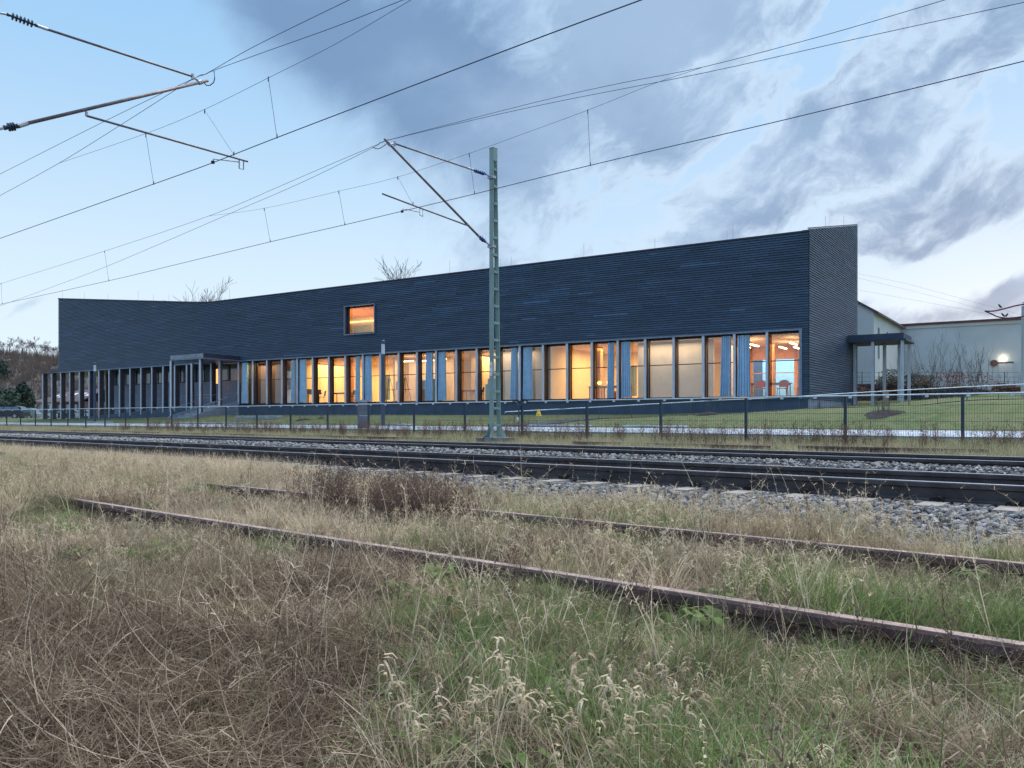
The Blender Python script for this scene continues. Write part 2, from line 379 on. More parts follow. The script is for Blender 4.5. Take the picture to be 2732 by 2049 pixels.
# concrete path behind the fence
mb=MB()
def pathz(D): return .33 if D<22 else .455
Sv=[-12+1.2*i for i in range(90)]
for i in range(len(Sv)-1):
    a,c=Sv[i],Sv[i+1]
    mb.box8([TK(21.3,a,.10),TK(21.3,c,.10),TK(23.8,c,.2),TK(23.8,a,.2),TK(21.3,a,.37),TK(21.3,c,.37),TK(23.8,c,.475),TK(23.8,a,.475)])
tag(mb.build('concrete_path',M['slab']),kind='structure')
# asphalt path climbing to the right
pp=[(-.6,34.4),(2.2,34.6),(5.4,35),(8.4,34),(13.2,33),(16.3,32),(19.5,31),(26,28.5),(34,25.5)]
mb=MB(); L=[]
for i in range(len(pp)-1):
    for k in range(6):
        t=k/6; L.append(Vector((pp[i][0]*(1-t)+pp[i+1][0]*t,pp[i][1]*(1-t)+pp[i+1][1]*t)))
for i in range(len(L)-1):
    t=(L[min(i+1,len(L)-1)]-L[i]).normalized(); n_=Vector((-t.y,t.x)); t2=(L[min(i+2,len(L)-1)]-L[i+1]); t2=t2.normalized() if t2.length>0 else t; m_=Vector((-t2.y,t2.x))
    def q(p,n,w_): r_=p+n*w_; return Vector((r_.x,r_.y,H(r_.x,r_.y)+.03))
    w_=.85
    ps=[q(L[i],n_,-w_),q(L[i+1],m_,-w_),q(L[i+1],m_,w_),q(L[i],n_,w_)]
    mb.box8([p-Vector((0,0,.15)) for p in ps]+ps)
tag(mb.build('asphalt_path',M['asph']),kind='structure')
# ================================================================ TRACKS
def railprof(h,hw,fw,hh):   # half-section outline, symmetric: (offset, height)
    r=[(-hw,h-.008),(-hw+.006,h),(hw-.006,h),(hw,h-.008),(hw,h-hh),(.012,h-hh-.012),(.012,.035),(fw,.018),(fw,0)]
    l=[(-q[0],q[1]) for q in r[::-1] if q[0]>0.0][0:]
    return [(-fw,0),(-fw,.018),(-.012,.035),(-.012,h-hh-.012),(-hw,h-hh)]+r[:]
def rail(parent,D0,z0,s0,s1,h,hw,fw,hh,mside,mhead,step=None,bend=0.0,name='rail'):
    F=lambda a,b_,z: TK(D0+b_+bend*math.sin(a*.35),a,z0+z+(.012*math.sin(a*.9)*bend*20 if bend else 0))
    mb=MB(); pr=railprof(h,hw,fw,hh); n=max(1,int((s1-s0)/(step or (s1-s0))))
    for i in range(n): mb.extrude(F,pr,s0+(s1-s0)*i/n,s0+(s1-s0)*(i+1)/n)
    r_=mb.build(name,mside,parent)
    mh=MB()
    for i in range(n): mh.fb(F,s0+(s1-s0)*i/n,s0+(s1-s0)*(i+1)/n,-hw+.008,hw-.008,h-.004,h+.003)
    mh.build('running_surface',mhead,r_); return r_
def maintrack(Dn,label,detail):
    root=thing('railway_track',label,'railway track',TK(Dn+.75,8,.04),'main line railway tracks')
    for k,D0 in enumerate((Dn,Dn+1.5)):
        rail(root,D0,.045,-6,160,.172,.036,.07,.045,M['railside'],M['railhead'])
    s=-3.0; i=0
    F=lambda a,b_,z: TK(b_,a,z)
    while i<96:
        sl_=MB(); D0=Dn-.55; D1=Dn+2.05
        for (c0,c1,zt) in((D0,Dn+.35,.045),(Dn+.35,Dn+1.15,.02),(Dn+1.15,D1,.045)):
            sl_.box8([F(s-.14,c0,-.15),F(s+.14,c0,-.15),F(s+.14,c1,-.15),F(s-.14,c1,-.15),F(s-.10,c0+(.05 if c0==D0 else 0),zt),F(s+.10,c0+(.05 if c0==D0 else 0),zt),F(s+.10,c1,zt),F(s-.10,c1,zt)])
        sp_=sl_.build('sleeper',M['sleeper'],root)
        if s<22 and detail or s<6:
            for D1_ in (Dn,Dn+1.5):
                cb=MB()
                for sd_ in(-1,1):
                    cb.fb(F,s-.05,s+.05,D1_+sd_*.06-.02,D1_+sd_*.06+.02,.062,.085)
                    cb.tube([TK(D1_+sd_*.10,s-.06,.05),TK(D1_+sd_*.12,s-.04,.085),TK(D1_+sd_*.10,s,.095),TK(D1_+sd_*.12,s+.04,.085),TK(D1_+sd_*.10,s+.06,.05)],.009,5)
                    cb.tube([TK(D1_+sd_*.09,s,.05),TK(D1_+sd_*.09,s,.115)],.013,6)
                cb.build('rail_clip',M['clip'],sp_)
        s+=.6; i+=1
    return root
maintrack(8.2,'shiny steel main line track nearest the grass, on concrete sleepers in grey ballast',True)
maintrack(12.8,'second shiny main line track, running just in front of the green lattice mast',False)
sd_=thing('disused_siding','rusted overgrown siding track lying in dry grass nearest the camera','railway track',TK(3.4,6,0),'rusted disused tracks')
rail(sd_,2.64,.045,-6,7.9,.127,.030,.055,.036,M['rust'],M['rusthead'],step=.8,bend=.004)
rail(sd_,4.14,.040,-6,7.6,.127,.030,.055,.036,M['rust'],M['rusthead'],step=.8,bend=.004)
for i in range(20):
    mb=MB(); s=-1.5+.66*i+random.Random(i).uniform(-.05,.05)
    mb.fb(lambda a,b_,z:TK(b_,a,z),s-.12,s+.12,2.15,4.65,-.1,.035+random.Random(i+50).uniform(-.02,.01)); mb.build('sleeper',mat('rotten_sleeper',(.07,.055,.05),.95,0,.4,9,.6,40) if i==0 else bpy.data.materials['rotten_sleeper'],sd_)
od=thing('disused_rail','rusty broken rail lying in weeds behind the tracks, cut around the mast foundation','rail',TK(16.9,20,0),'rusted disused tracks')
for s0,s1 in((-4,2.2),(2.9,6.4),(7.0,12.2),(17.0,24),(24.6,33),(34,46)):
    rail(od,16.9,.07+.01*(s0%3),s0,s1,.13,.030,.055,.036,M['rust'],M['rust'],step=1.0,bend=.004)
# ================================================================ MASTS
ZB=.27
def catmast(S,D0,D1top,D1bot,ztop,label,face):
    # D0: face towards its track ; channels at both ends, battens between. face=+1: body extends to +D
    root=thing('catenary_mast',label,'catenary mast',TK(D0+face*.2,S,ZB),'overhead line masts')
    aw=.07
    def wd(z): t=(z-ZB)/(ztop-ZB); return D1bot*(1-t)+D1top*t
    n=16
    for side in(0,1):
        mb=MB()
        for (a0,a1) in((-aw,aw),):
            z0,z1=ZB,ztop
            def dd(z): return D0 if side==0 else D0+face*wd(z)
            sg=face if side==0 else -face
            # web
            mb.box8([TK(dd(z0),S-aw,z0),TK(dd(z0),S+aw,z0),TK(dd(z0)+sg*.009,S+aw,z0),TK(dd(z0)+sg*.009,S-aw,z0),TK(dd(z1),S-aw,z1),TK(dd(z1),S+aw,z1),TK(dd(z1)+sg*.009,S+aw,z1),TK(dd(z1)+sg*.009,S-aw,z1)])
            for e in(-1,1):   # flanges
                b0,b1=(S+e*aw,S+e*(aw-.009)) if e>0 else (S-aw,S-aw+.009)
                mb.box8([TK(dd(z0)+sg*.009,b0,z0),TK(dd(z0)+sg*.009,b1,z0),TK(dd(z0)+sg*.028,b1,z0),TK(dd(z0)+sg*.028,b0,z0),TK(dd(z1)+sg*.009,b0,z1),TK(dd(z1)+sg*.009,b1,z1),TK(dd(z1)+sg*.028,b1,z1),TK(dd(z1)+sg*.028,b0,z1)])
        mb.build('channel',M['mast'],root)
    z=ZB+.30
    while z<ztop-.1:
        mb=MB(); w_=wd(z)
        for e in(-1,1): mb.fb(lambda a,b_,z_:TK(D0+face*b_,S+a,z_),e*(aw+.003),e*(aw+.010),.012,w_-.012,z,z+.07)
        mb.build('batten',M['mast'],root); z+=.474
    mb=MB(); mb.fb(lambda a,b_,z_:TK(D0+face*b_,S+a,z_),-aw-.012,aw+.012,-.006,D1top+.006,ztop,ztop+.02); mb.fb(lambda a,b_,z_:TK(D0+face*b_,S+a,z_),-aw-.011,-aw-.003,.0,D1top,ztop-.35,ztop); mb.build('cap_plate',M['mast'],root)
    mb=MB()
    for bb,sg in((0,-1),(D1bot,1)):
        for e in(-1,1):
            mb.box8([TK(D0+face*(bb),S+e*aw,ZB+.005),TK(D0+face*(bb+sg*.19),S+e*(aw+.02),ZB+.005),TK(D0+face*(bb+sg*.19),S+e*(aw+.03),ZB+.005),TK(D0+face*(bb),S+e*(aw+.012),ZB+.005),
                     TK(D0+face*(bb),S+e*aw,ZB+.30),TK(D0+face*(bb+sg*.015),S+e*aw,ZB+.30),TK(D0+face*(bb+sg*.015),S+e*(aw+.012),ZB+.30),TK(D0+face*(bb),S+e*(aw+.012),ZB+.30)])
    mb.fb(lambda a,b_,z_:TK(D0+face*b_,S+a,z_),-aw-.10,aw+.10,-.2,D1bot+.2,ZB-.004,ZB+.006)
    mb.build('foot_gusset',M['mast'],root)
    mb=MB(); mb.fb(lambda a,b_,z_:TK(D0+face*b_,S+a,z_),-.36,.36,-.25,D1bot+.28,-.05,ZB-.01); mb.build('foundation',M['found'],root)
    return root
S0=14.99
DM=16.9
mastF=catmast(S0,DM,.17,.34,8.3,'green painted steel lattice mast on a concrete foundation between the tracks and the fence',1)
mastN=catmast(S0,4.50,.17,.34,8.6,'green steel mast left of the picture, carrying the arm with dark insulators',-1)
def atS(x,y,S=S0):
    u=U(x); D=S*(NT.y+u*NT.x)/(NT.x-u*NT.y); p=TK(D,S,0); p.z=zof(y,p.y); return p
def insul(p0,p1,nd,rd,m,parent,core=.018):
    mb=MB(); p0=Vector(p0);p1=Vector(p1);Lh=(p1-p0).length; prof=[(0,core*1.5),(.04,core*1.5),(.045,core)]
    a=.06; st=(Lh-.12)/nd
    for k in range(nd):
        c=a+st*(k+.5); prof+=[(c-st*.36,core),(c-st*.08,rd),(c+st*.10,rd*.96),(c+st*.16,core)]
    prof+=[(Lh-.045,core),(Lh-.04,core*1.5),(Lh,core*1.5)]
    mb.lathe(prof,p0,(p1-p0),12); return mb.build('insulator',m,parent,smooth=True)
def cantilever(root,pts,mi,masttop,mastlow,nd1,nd2,rd,r1=.021,r2=.030):
    (tt0,tt1,it0,it1,mt0,mt1,im0,im1,rg0,rg1,br,sa0,sa1,clipp)=pts
    ar=MB(); ar.tube([mt0,mt1],r2,10); o=ar.build('cantilever_tube',M['tubegrey'],root,smooth=True)
    MB().tube([tt0,tt1],r1,10).build('top_tube',M['tubegrey'],root,smooth=True)
    insul(it0,it1,nd1,rd,mi,root); insul(im0,im1,nd2,rd*1.15,mi,root,.026)
    MB().tube([tt1,it0],.026,8).tube([it1,masttop],.018,6).build('top_fitting',M['galv'],root)
    MB().tube([mt1,im0],.04,8).tube([im1,mastlow],.024,6).build('hinge_fitting',M['galv'],root)
    t=(Vector(mt0)-Vector(mt1)).normalized()
    cl=MB(); cl.tube([Vector(tt0)-Vector((0,0,.06)),Vector(tt0)+Vector((0,0,.05))],.028,8); cl.tube([tt0,Vector(mt0)-t*.18],.022,8); cl.tube([Vector(mt0)-t*.22,Vector(mt0)-t*.14],.045,8); cl.build('saddle_clamp',M['galv'],root)
    rt=MB(); rt.tube([rg0,rg1],.020,10); ro=rt.build('registration_tube',M['tubegrey'],root,smooth=True)
    MB().tube([rg0,Vector(rg0)*.5+Vector(rg0)*.5+Vector((0,0,.07))],.026,8).build('registration_hinge',M['galv'],ro)
    bk=MB(); brv=Vector(br); tdir=(Vector(rg1)-Vector(rg0)).normalized()
    d1=brv-tdir*.05; d2=brv+tdir*.05
    bk.tube([d1,d1-Vector((0,0,.19)),d2-Vector((0,0,.19)),d2],.012,6); bk.build('drop_bracket',M['tubegrey'],ro)
    st_=MB(); st_.tube([sa0,sa1],.012,8); st_.tube([sa1,clipp],.014,6); st_.build('steady_arm',M['galv'],ro)
    MB().fb(lambda a,b_,z:Vector(clipp)+Vector((a,b_,z)),-.03,.03,-.02,.02,-.02,.035).build('contact_clip',M['clip'],ro)
A=lambda x,y: atS(x,y)
cantilever(mastF,(A(1052.8,383),A(1248,448.6),A(1262,453),A(1295.8,464.5),A(1025.7,370.7),A(1273,626),A(1278,630),A(1295,645),A(1245,601),A(1020,517),A(1124,556),A(1120,566),A(1076.6,557),A(1073,565)),
 M['bluegl'],TK(DM,S0,7.49),TK(DM,S0,5.57),5,3,.058)
cantilever(mastN,(A(514,204),A(128,79),A(100,69),A(18,38),A(554,215),A(73,329),A(50,336),A(10,341),A(231,309),A(661,431),A(644,426),A(636,432),A(570,424),A(568,434)),
 M['darkins'],TK(4.50,S0,7.38),TK(4.50,S0,5.38),6,3,.062)
# jumper loops, clamps on the masts, number plate, earthing cable
MB().tube([A(545,222),A(551,228),A(560,228),A(570,220),A(573,208),A(571,190)],.010,6).build('jumper_cable',M['clip'],mastN)
MB().tube([A(1032,383),A(1020,392),A(1010,397),A(1002,396),A(995,393)],.010,6).build('jumper_cable',M['clip'],mastF)
for rt_,D_,f_,zs in((mastF,DM,1,(7.49,5.57)),(mastN,4.50,-1,(7.38,5.38))):
    for z in zs: MB().fb(lambda a,b_,z_:TK(D_+f_*b_,S0+a,z+z_),-.10,.10,-.05,.08,-.035,.035).build('mast_bracket',M['galv'],rt_)
pl=MB(); n=16; P0=[];P1=[]
for k in range(n):
    th=2*math.pi*k/n; a=.052*max(-1,min(1,1.25*math.cos(th))); z=.20*max(-1,min(1,1.08*math.sin(th)))
    P0.append(TK(DM-.012,S0+a,2.17+z)); P1.append(TK(DM-.003,S0+a,2.17+z))
i=len(pl.v); pl.v+=[tuple(q) for q in P0+P1]; pl.f.append(tuple(range(n))); pl.f.append(tuple(range(n,2*n))[::-1]); pl.c+=[.5,.5]
for k in range(n): pl.f.append((k,(k+1)%n,n+(k+1)%n,n+k)); pl.c.append(.5)
plo=pl.build('number_plate',M['white'],mastF)
dg=MB(); Fp=lambda a,b_,z:TK(DM+b_,S0+a,z)
for (zc,xs) in((2.235,(-.024,.0,.024)),(2.09,(-.013,.013))):
    for xx in xs:
        dg.fb(Fp,xx-.008,xx+.008,-.015,-.0125,zc+.022,zc+.03); dg.fb(Fp,xx-.008,xx+.008,-.015,-.0125,zc-.03,zc-.022); dg.fb(Fp,xx-.003,xx+.003,-.015,-.0125,zc-.022,zc+.022)
dg.build('plate_digits',M['blue'],plo)
MB().tube([P3(1304,1131,DM-.02),P3(1302,1150,DM-.02),P3(1300,1160,DM-.05),P3(1292,1166,DM-.2),P3(1288,1172,DM-.3),P3(1288,1182,DM-.35)],.014,6).build('earthing_cable',M['clip'],mastF)
# ================================================================ WIRES
V_=lambda l:[(x*.6175,y*.6175) for x,y in l]
D2=lambda l:[(x*1.2351,y*1.2351) for x,y in l]
def crs(P,n=5):
    o=[]
    for i in range(len(P)-1):
        a=P[max(i-1,0)];b_=P[i];c=P[i+1];d=P[min(i+2,len(P)-1)]
        for k in range(n):
            t=k/n; o.append(.5*((2*b_)+(c-a)*t+(2*a-5*b_+4*c-d)*t*t+(3*b_-a-3*c+d)*t**3))
    o.append(P[-1]); return o
def wire(name,label,cat,pts,D,r,extl=0,extr=0,drop=(),group='overhead line wires'):
    P=[P3(x,y,D) for x,y in pts]
    P=crs(P)
    if extl:
        d=(P[0]-P[1]); P=[P[0]+d.normalized()*extl]+P
    if extr:
        d=(P[-1]-P[-2]); P=P+[P[-1]+d.normalized()*extr]
    o=MB().tube(P,r,6).build(name,M['wire'],smooth=True); tag(o,label,cat,group)
    for (x0,y0,x1,y1) in drop:
        a=P3(x0,y0,D); c=P3(x1,y1,D); MB().tube([a,c],.0045,5).fb(lambda p,q,z:a+Vector((p,q,z)),-.009,.009,-.006,.006,-.07,.015).fb(lambda p,q,z:c+Vector((p,q,z)),-.009,.009,-.006,.006,-.015,.06).build('dropper',M['wire'],o)
    return o
NDc=8.55; FDc=13.58
wire('contact_wire','thick lower contact wire over the nearer track, meeting the arm with dark insulators','contact wire',[(0,636),(410,491),(568,434),(739,367),(1366,128),(1710,0)],NDc,.0085,60,30)
wire('messenger_wire','upper of two wires left of the nearer arm tip, steepest wire at top of picture','wire',V_([(0,752),(460,520),(828,343),(888,320),(1100,200),(1508,0)]),8.48,.0055,60,30)
wire('messenger_wire','lower messenger wire of the nearer track, carrying the stitch wire joint','wire',V_([(0,845),(255,705),(545,525),(828,345),(888,321),(930,302),(1170,215),(1450,115),(1740,0)]),8.52,.0055,60,30)
wire('stitch_wire','thin stitch wire of the nearer track hanging from the messenger, with three droppers','wire',V_([(255,705),(630,577),(883,473),(1162,335),(1450,190),(1775,0)]),8.53,.0038,0,12,
 [(389,358,410,491),(546,294,624,413),(716,207,739,367)])
wire('contact_wire','thick lower contact wire over the farther track, passing behind the green mast','contact wire',[*V_([(10,1313),(470,1213),(745,1147),(1167,1045),(1490,971),(1740,912)]),(1268,517),(1575,441),(2100,318),(2732,163)],FDc,.0085,60,30,
 [(279,670,290,749),(3,756,6,811)])
wire('messenger_wire','messenger wire of the farther track, upper wire between left edge and arm tip','wire',[*V_([(5,1225),(452,1085),(903,933),(1208,805),(1370,735),(1660,612)]),(1050,370),(1420,275),(1650,223),(1871,180),(2200,94),(2520,0)],13.5,.0055,60,25)
wire('messenger_wire','second messenger wire of the farther track, crossing below the first near the left edge','wire',[*V_([(60,1300),(400,1175),(700,1050),(1000,920),(1300,790),(1612,638)]),(1040,373),(1420,285),(1871,196),(2300,100),(2732,6)],13.45,.0055,60,25)
wire('stitch_wire','thin stitch wire of the farther track with five droppers, ending at a joint upper right','wire',[*V_([(903,933),(1142,900),(1464,826),(1718,765),(2027,663)]),(1366,368),(1568,294),(1740,225),(1871,181)],13.48,.0038,0,0,
 [(705,556,721,645),(904,510,920,600),(1061,472,1102,546),(1252,410,1266,517),(1568,294,1575,441)])
for k,(pts,lb) in enumerate(((((2287,729),(2420,757),(2700,833),(2800,860)),'highest faint power line right of the dark building'),(((2287,741),(2450,780),(2640,830),(2800,872)),'middle faint power line right of the dark building'),(((2287,773),(2480,808),(2616,834),(2800,872)),'lowest faint power line right of the dark building'))):
    P=[]
    for x,y in pts: P.append(Vector((U(x)*130,130,zof(y,130))))
    P=[Vector((U(2180)*130,130,zof(pts[0][1]-22,130)))]+P
    tag(MB().tube(P,.011,5).build('power_line',M['fencewire']),lb,'power line','distant power lines')
# ================================================================ FENCE
FZ=lambda s: .14
FT=1.335
fe=thing('mesh_fence','dark steel mesh fence with a pale cable conduit clipped along its top, behind the tracks','fence',TK(20,20,.1))
Ff=lambda a,b_,z:TK(20+b_,a,z)
s00=3.93
for k in range(-4,28):
    s=s00+2.5*k
    mb=MB(); mb.fb(Ff,s-.031,s+.031,-.03,.03,.02,FT-.005); mb.build('post',M['fencem'],fe)
    if k<27:
        a,c=s+.031,s+2.469
        mb=MB()
        nv=48 if k<12 else 24
        for i in range(1,nv):
            x=a+(c-a)*i/nv; mb.fb(Ff,x-.0025*48/nv**1,x+.0025*48/nv**1,-.034,-.029,.17,FT-.03)
        for i in range(7):
            z=.19+i*(FT-.25)/6; mb.fb(Ff,a-.03,c+.03,-.042,-.036,z-.004,z+.004)
        mb.build('mesh_panel',M['fencewire'],fe)
sx=s00
def sOf(x,D=20): return D*(NT.x-U(x)*NT.y)/(NT.y+U(x)*NT.x)
sg=sOf(1392)
mb=MB(); mb.tube([TK(19.97,-6,FT),TK(19.97,sOf(1410),FT)],.018,8); mb.tube([TK(19.97,sOf(1368),FT),TK(19.97,30,FT),TK(19.97,70,FT+.03)],.018,8)
mb.build('cable_conduit',M['conduit'],fe,smooth=True)
mb=MB(); mb.tube(crs([TK(19.95,sOf(1372),FT),TK(19.94,sOf(1382),FT-.03),TK(19.93,sOf(1387),FT-.22),TK(19.93,sOf(1388),FT-.55),TK(19.93,sOf(1388),FT-.95)],4),.016,6); mb.tube(crs([TK(19.95,sOf(1412),FT),TK(19.94,sOf(1398),FT-.05),TK(19.93,sOf(1391),FT-.18),TK(19.93,sOf(1388),FT-.35)],4),.016,6)
mb.build('hanging_cable',M['fencewire'],fe)
mb=MB(); mb.lathe([(0,.03),(.08,.045),(.12,.02)],TK(19.9,sOf(1387),FT-.62),(0,0,1),8); mb.build('cable_plug',M['white'],fe)
s=-2.0
while s<66:
    mb=MB(); mb.fb(Ff,s-.035,s+.035,-.07,-.04,FT-.06,FT+.012); mb.build('conduit_clip',M['conduit'],fe); s+=.83 if s<30 else 1.66
# ================================================================ BUILDING
ZS=1.77; ZW=4.75; ZT=9.04; ZF=1.76   # sill, soffit, right wing eave, floor
bd=thing('timber_clad_building','long two storey building clad in dark blue charred shingles above a lit glazed ground floor','building',FB(27,3,.9))
rb=random.Random(3)
tK=K.dot(DF); tR=tF(2158); tKink=tF(560)
LTOP=LB(tL(156),0,0); zL=CZ+10.26*(FP and 1)  # left end eave
tLend=tL(156)
# roof line as function: right wing level, rising on the left wing
def zroofF(t): return ZT+ (max(0,t-tKink)*.02)
def zroofL(t):
    z0=9.12; return z0+(11.06-z0)*t/tLend
def zroofG(g_): return 9.13+ (11.30-9.13)*g_/10.2
def cladding(F,t0,t1,z0,zr,name,holes=(),pitch=.1085,out=-1,zend=None,maxl=2.2):
    mb=MB(); z=z0; 
    zmax=max(zr(t0),zr(t1))
    while z<zmax:
        z1=z+pitch; t=t0-rb.uniform(0,2)
        while t<t1:
            L_=rb.uniform(min(.35,maxl*.6),maxl); a=max(t,t0); c=min(t+L_,t1); t+=L_
            if c-a<.02: continue
            segs=[(a,c)]
            for (h0,h1,hz0,hz1) in holes:
                if z1>hz0+.02 and z<hz1-.02:
                    ns=[]
                    for (p,q) in segs:
                        if q<=h0 or p>=h1: ns.append((p,q)); continue
                        if p<h0: ns.append((p,h0))
                        if q>h1: ns.append((h1,q))
                    segs=ns
            for (p,q) in segs:
                zb_=z+.024; rp_,rq_=zr(p),zr(q)  # gap under each board shows the black backing as a lap shadow
                if max(rp_,rq_)<=zb_+.004: continue
                pl_=[(p,zb_),(q,zb_),(q,z1),(p,z1)]; out_=[]
                def inside(v): return v[1]<=rp_+(rq_-rp_)*(v[0]-p)/(q-p)
                for k_ in range(4):
                    A_,B_=pl_[k_],pl_[(k_+1)%4]; ia,ib=inside(A_),inside(B_)
                    if ia: out_.append(A_)
                    if ia!=ib:
                        fa_=rp_+(rq_-rp_)*(A_[0]-p)/(q-p)-A_[1]; fb_=rp_+(rq_-rp_)*(B_[0]-p)/(q-p)-B_[1]; k2=fa_/(fa_-fb_); out_.append((A_[0]+(B_[0]-A_[0])*k2,A_[1]+(B_[1]-A_[1])*k2))
                if len(out_)<3: continue
                cn_=math.sin(p*.55+1.7*math.sin(z*.9))*math.sin(z*1.3+.4*p)
                tn=min(1.6,max(0,rb.gauss(.45,.12)+.07*cn_+(rb.uniform(.3,.75) if rb.random()<(.10 if cn_>.62 else .012) else 0)))
                o_=.030+rb.uniform(-.003,.004)
                oo=lambda zz:-(o_+(.008-o_)*(zz-zb_)/(z1-zb_))
                mb.quad(*[F(v[0],oo(v[1]),v[1]) for v in out_],c=tn)
                e0=min(v[0] for v in out_ if v[1]<zb_+1e-4) if any(v[1]<zb_+1e-4 for v in out_) else p; e1=max([v[0] for v in out_ if v[1]<zb_+1e-4] or [q])
                mb.quad(F(e0,-o_,zb_),F(e1,-o_,zb_),F(e1,0.03,zb_),F(e0,0.03,zb_),c=tn)
                if min(rp_,rq_)>z1: mb.quad(F(p,-.008,z1),F(q,-.008,z1),F(q,.03,z1),F(p,.03,z1),c=tn)
        z=z1
    return mb.build(name,M['clad'],bd,col=True,fix=False)
# upper window rectangle
tw0,tw1=tF(1000),tF(922); zw0,zw1=6.02,7.73
tEnd=tF(2136.5)  # end of the ribbon glazing on the right
cladding(lambda a,b_,z:FB(a,b_,z),tR,tK,ZW,zroofF,'upper_cladding',[(tw0,tw1,zw0,zw1)])
cladding(lambda a,b_,z:FB(a,b_,z),tR,tEnd-.05,1.64,lambda t:ZW,'corner_cladding')
cladding(LB,0,tLend,ZW,zroofL,'left_wing_cladding')
cladding(GB,0,10.2,1.64,zroofG,'gable_cladding',maxl=1.6)
# solid wall mass behind the cladding, black to paint lap shadow in the gaps
def slabw(F,t0,t1,w0,w1,z0,zr,n=1):
    mb=MB()
    for i in range(n):
        a=t0+(t1-t0)*i/n; c=t0+(t1-t0)*(i+1)/n
        mb.box8([F(a,w0,z0),F(c,w0,z0),F(c,w1,z0),F(a,w1,z0),F(a,w0,zr(a)),F(c,w0,zr(c)),F(c,w1,zr(c)),F(a,w1,zr(a))])
    return mb
mb=MB()
mb.fb(FB,tR+.03,tw0,.03,.3,ZW+.005,ZT-.02); mb.fb(FB,tw1,tK,.03,.3,ZW+.005,ZT-.02); mb.fb(FB,tw0,tw1,.03,.3,ZW+.005,zw0); mb.fb(FB,tw0,tw1,.03,.3,zw1,ZT-.02); mb.fb(FB,tR+.03,tEnd-.05,.03,.3,1.64,ZW+.005)
mb.build('front_wall',M['frame'],bd)
slabw(LB,.0,tLend-.03,.03,.3,ZW+.005,lambda t:zroofL(t)-.02).build('left_wing_wall',M['frame'],bd)
slabw(GB,.03,10.17,.03,.3,1.64,lambda t:zroofG(t)-.02).build('gable_wall',M['frame'],bd)
# roof: front eave to back edge
BK=10.0
def fp3(p,z): return (p.x,p.y,z)
rf=MB()
pC=GB(0,0,zroofG(0)+.0); pG=GB(10.2,0,11.30)
pKk=LB(0,0,9.06+.03); pKn=FB(tKink,0,ZT+.02); pLl=LB(tLend,0,11.06)
bk1=FB(tKink,BK,9.9); bk2=LB(tLend,BK,11.4)
for a in((FB(tR,-.03,ZT+.03),pG,bk1,FB(tKink,-.03,ZT+.03)),(FB(tKink,-.03,ZT+.03),bk1,bk2,LB(tLend,-.02,11.07),LB(0,-.03,9.15))):
    rf.quad(*a)
rf.build('roof',M['flashdark'],bd,fix=False)
# eave flashings
mb=MB(); mb.fb(FB,tR-.03,tKink,-.045,.05,ZT-.015,ZT+.045)
pts=[FB(tKink,-.01,ZT+.02),LB(0,-.02,9.14),LB(tLend,-.02,11.08)]
mb.beam(pts[0],pts[1],.09,.07); mb.beam(pts[1],pts[2],.09,.07); mb.beam(GB(0,.02,9.17),GB(10.2,.02,11.34),.07,.05)
mb.build('eave_flashing',M['flashdark'],bd)
# back and end walls (seen only from the sides)
mb=MB(); mb.box8([FB(tR-.2,BK,1.3),FB(tK,BK,1.3),FB(tK,BK-.3,1.3),FB(tR-.2,BK-.3,1.3),FB(tR-.2,BK,11.2),FB(tK,BK,9.85),FB(tK,BK-.3,9.8),FB(tR-.2,BK-.3,11.1)]); mb.box8([LB(0,BK-.3,ZW),LB(tLend,BK-.3,ZW),LB(tLend,BK,ZW),LB(0,BK,ZW),LB(0,BK-.3,9.85),LB(tLend,BK-.3,11.3),LB(tLend,BK,11.3),LB(0,BK,9.85)]); mb.fb(LB,tLend-.3,tLend-.03,.3,BK,ZW,11.0); mb.build('rear_wall',M['plinth'],bd)
# lightning rods
for i,x in enumerate((160,219,281,362,403,444,606,1028,1037,1194,1330,1359,1553,1743,1936,1952,2218,2278)):
    if x<528: p=LB(tL(x),.2,zroofL(tL(x)))
    elif x<2158: p=FB(tF(x),.2,ZT)
    else:
        g_=(x-2158)/130*8.5; p=GB(g_,.2,zroofG(g_))
    MB().tube([p,p+Vector((0,0,.55+.25*(i%3==0)))],.008,5).build('lightning_rod',M['galv'],bd)
# plinth, floor slab, sill
mb=MB(); mb.fb(FB,tR+.03,tF(640)+.5,.03,.3,.6,1.64); mb.build('plinth',M['plinth'],bd)
mb=MB(); mb.fb(GB,.03,9.6,.03,.3,.6,1.64); mb.build('gable_plinth',M['greywall'],bd)
mb=MB(); mb.fb(FB,tEnd,tF(634)+.4,-.05,.32,1.64,ZS-.02); mb.build('sill',M['frame'],bd)
mb=MB(); mb.fb(FB,tEnd-.06,tF(640),-.06,.05,ZW-.05,ZW+.02); mb.fb(FB,tEnd-.06,tEnd+.06,-.06,.05,ZS-.1,ZW-.05); mb.build('head_trim',M['flash'],bd)
mb=MB(); mb.fb(LB,-.5,tL(109),-.03,.06,ZW-.05,ZW+.01); mb.build('head_trim',M['flash'],bd)
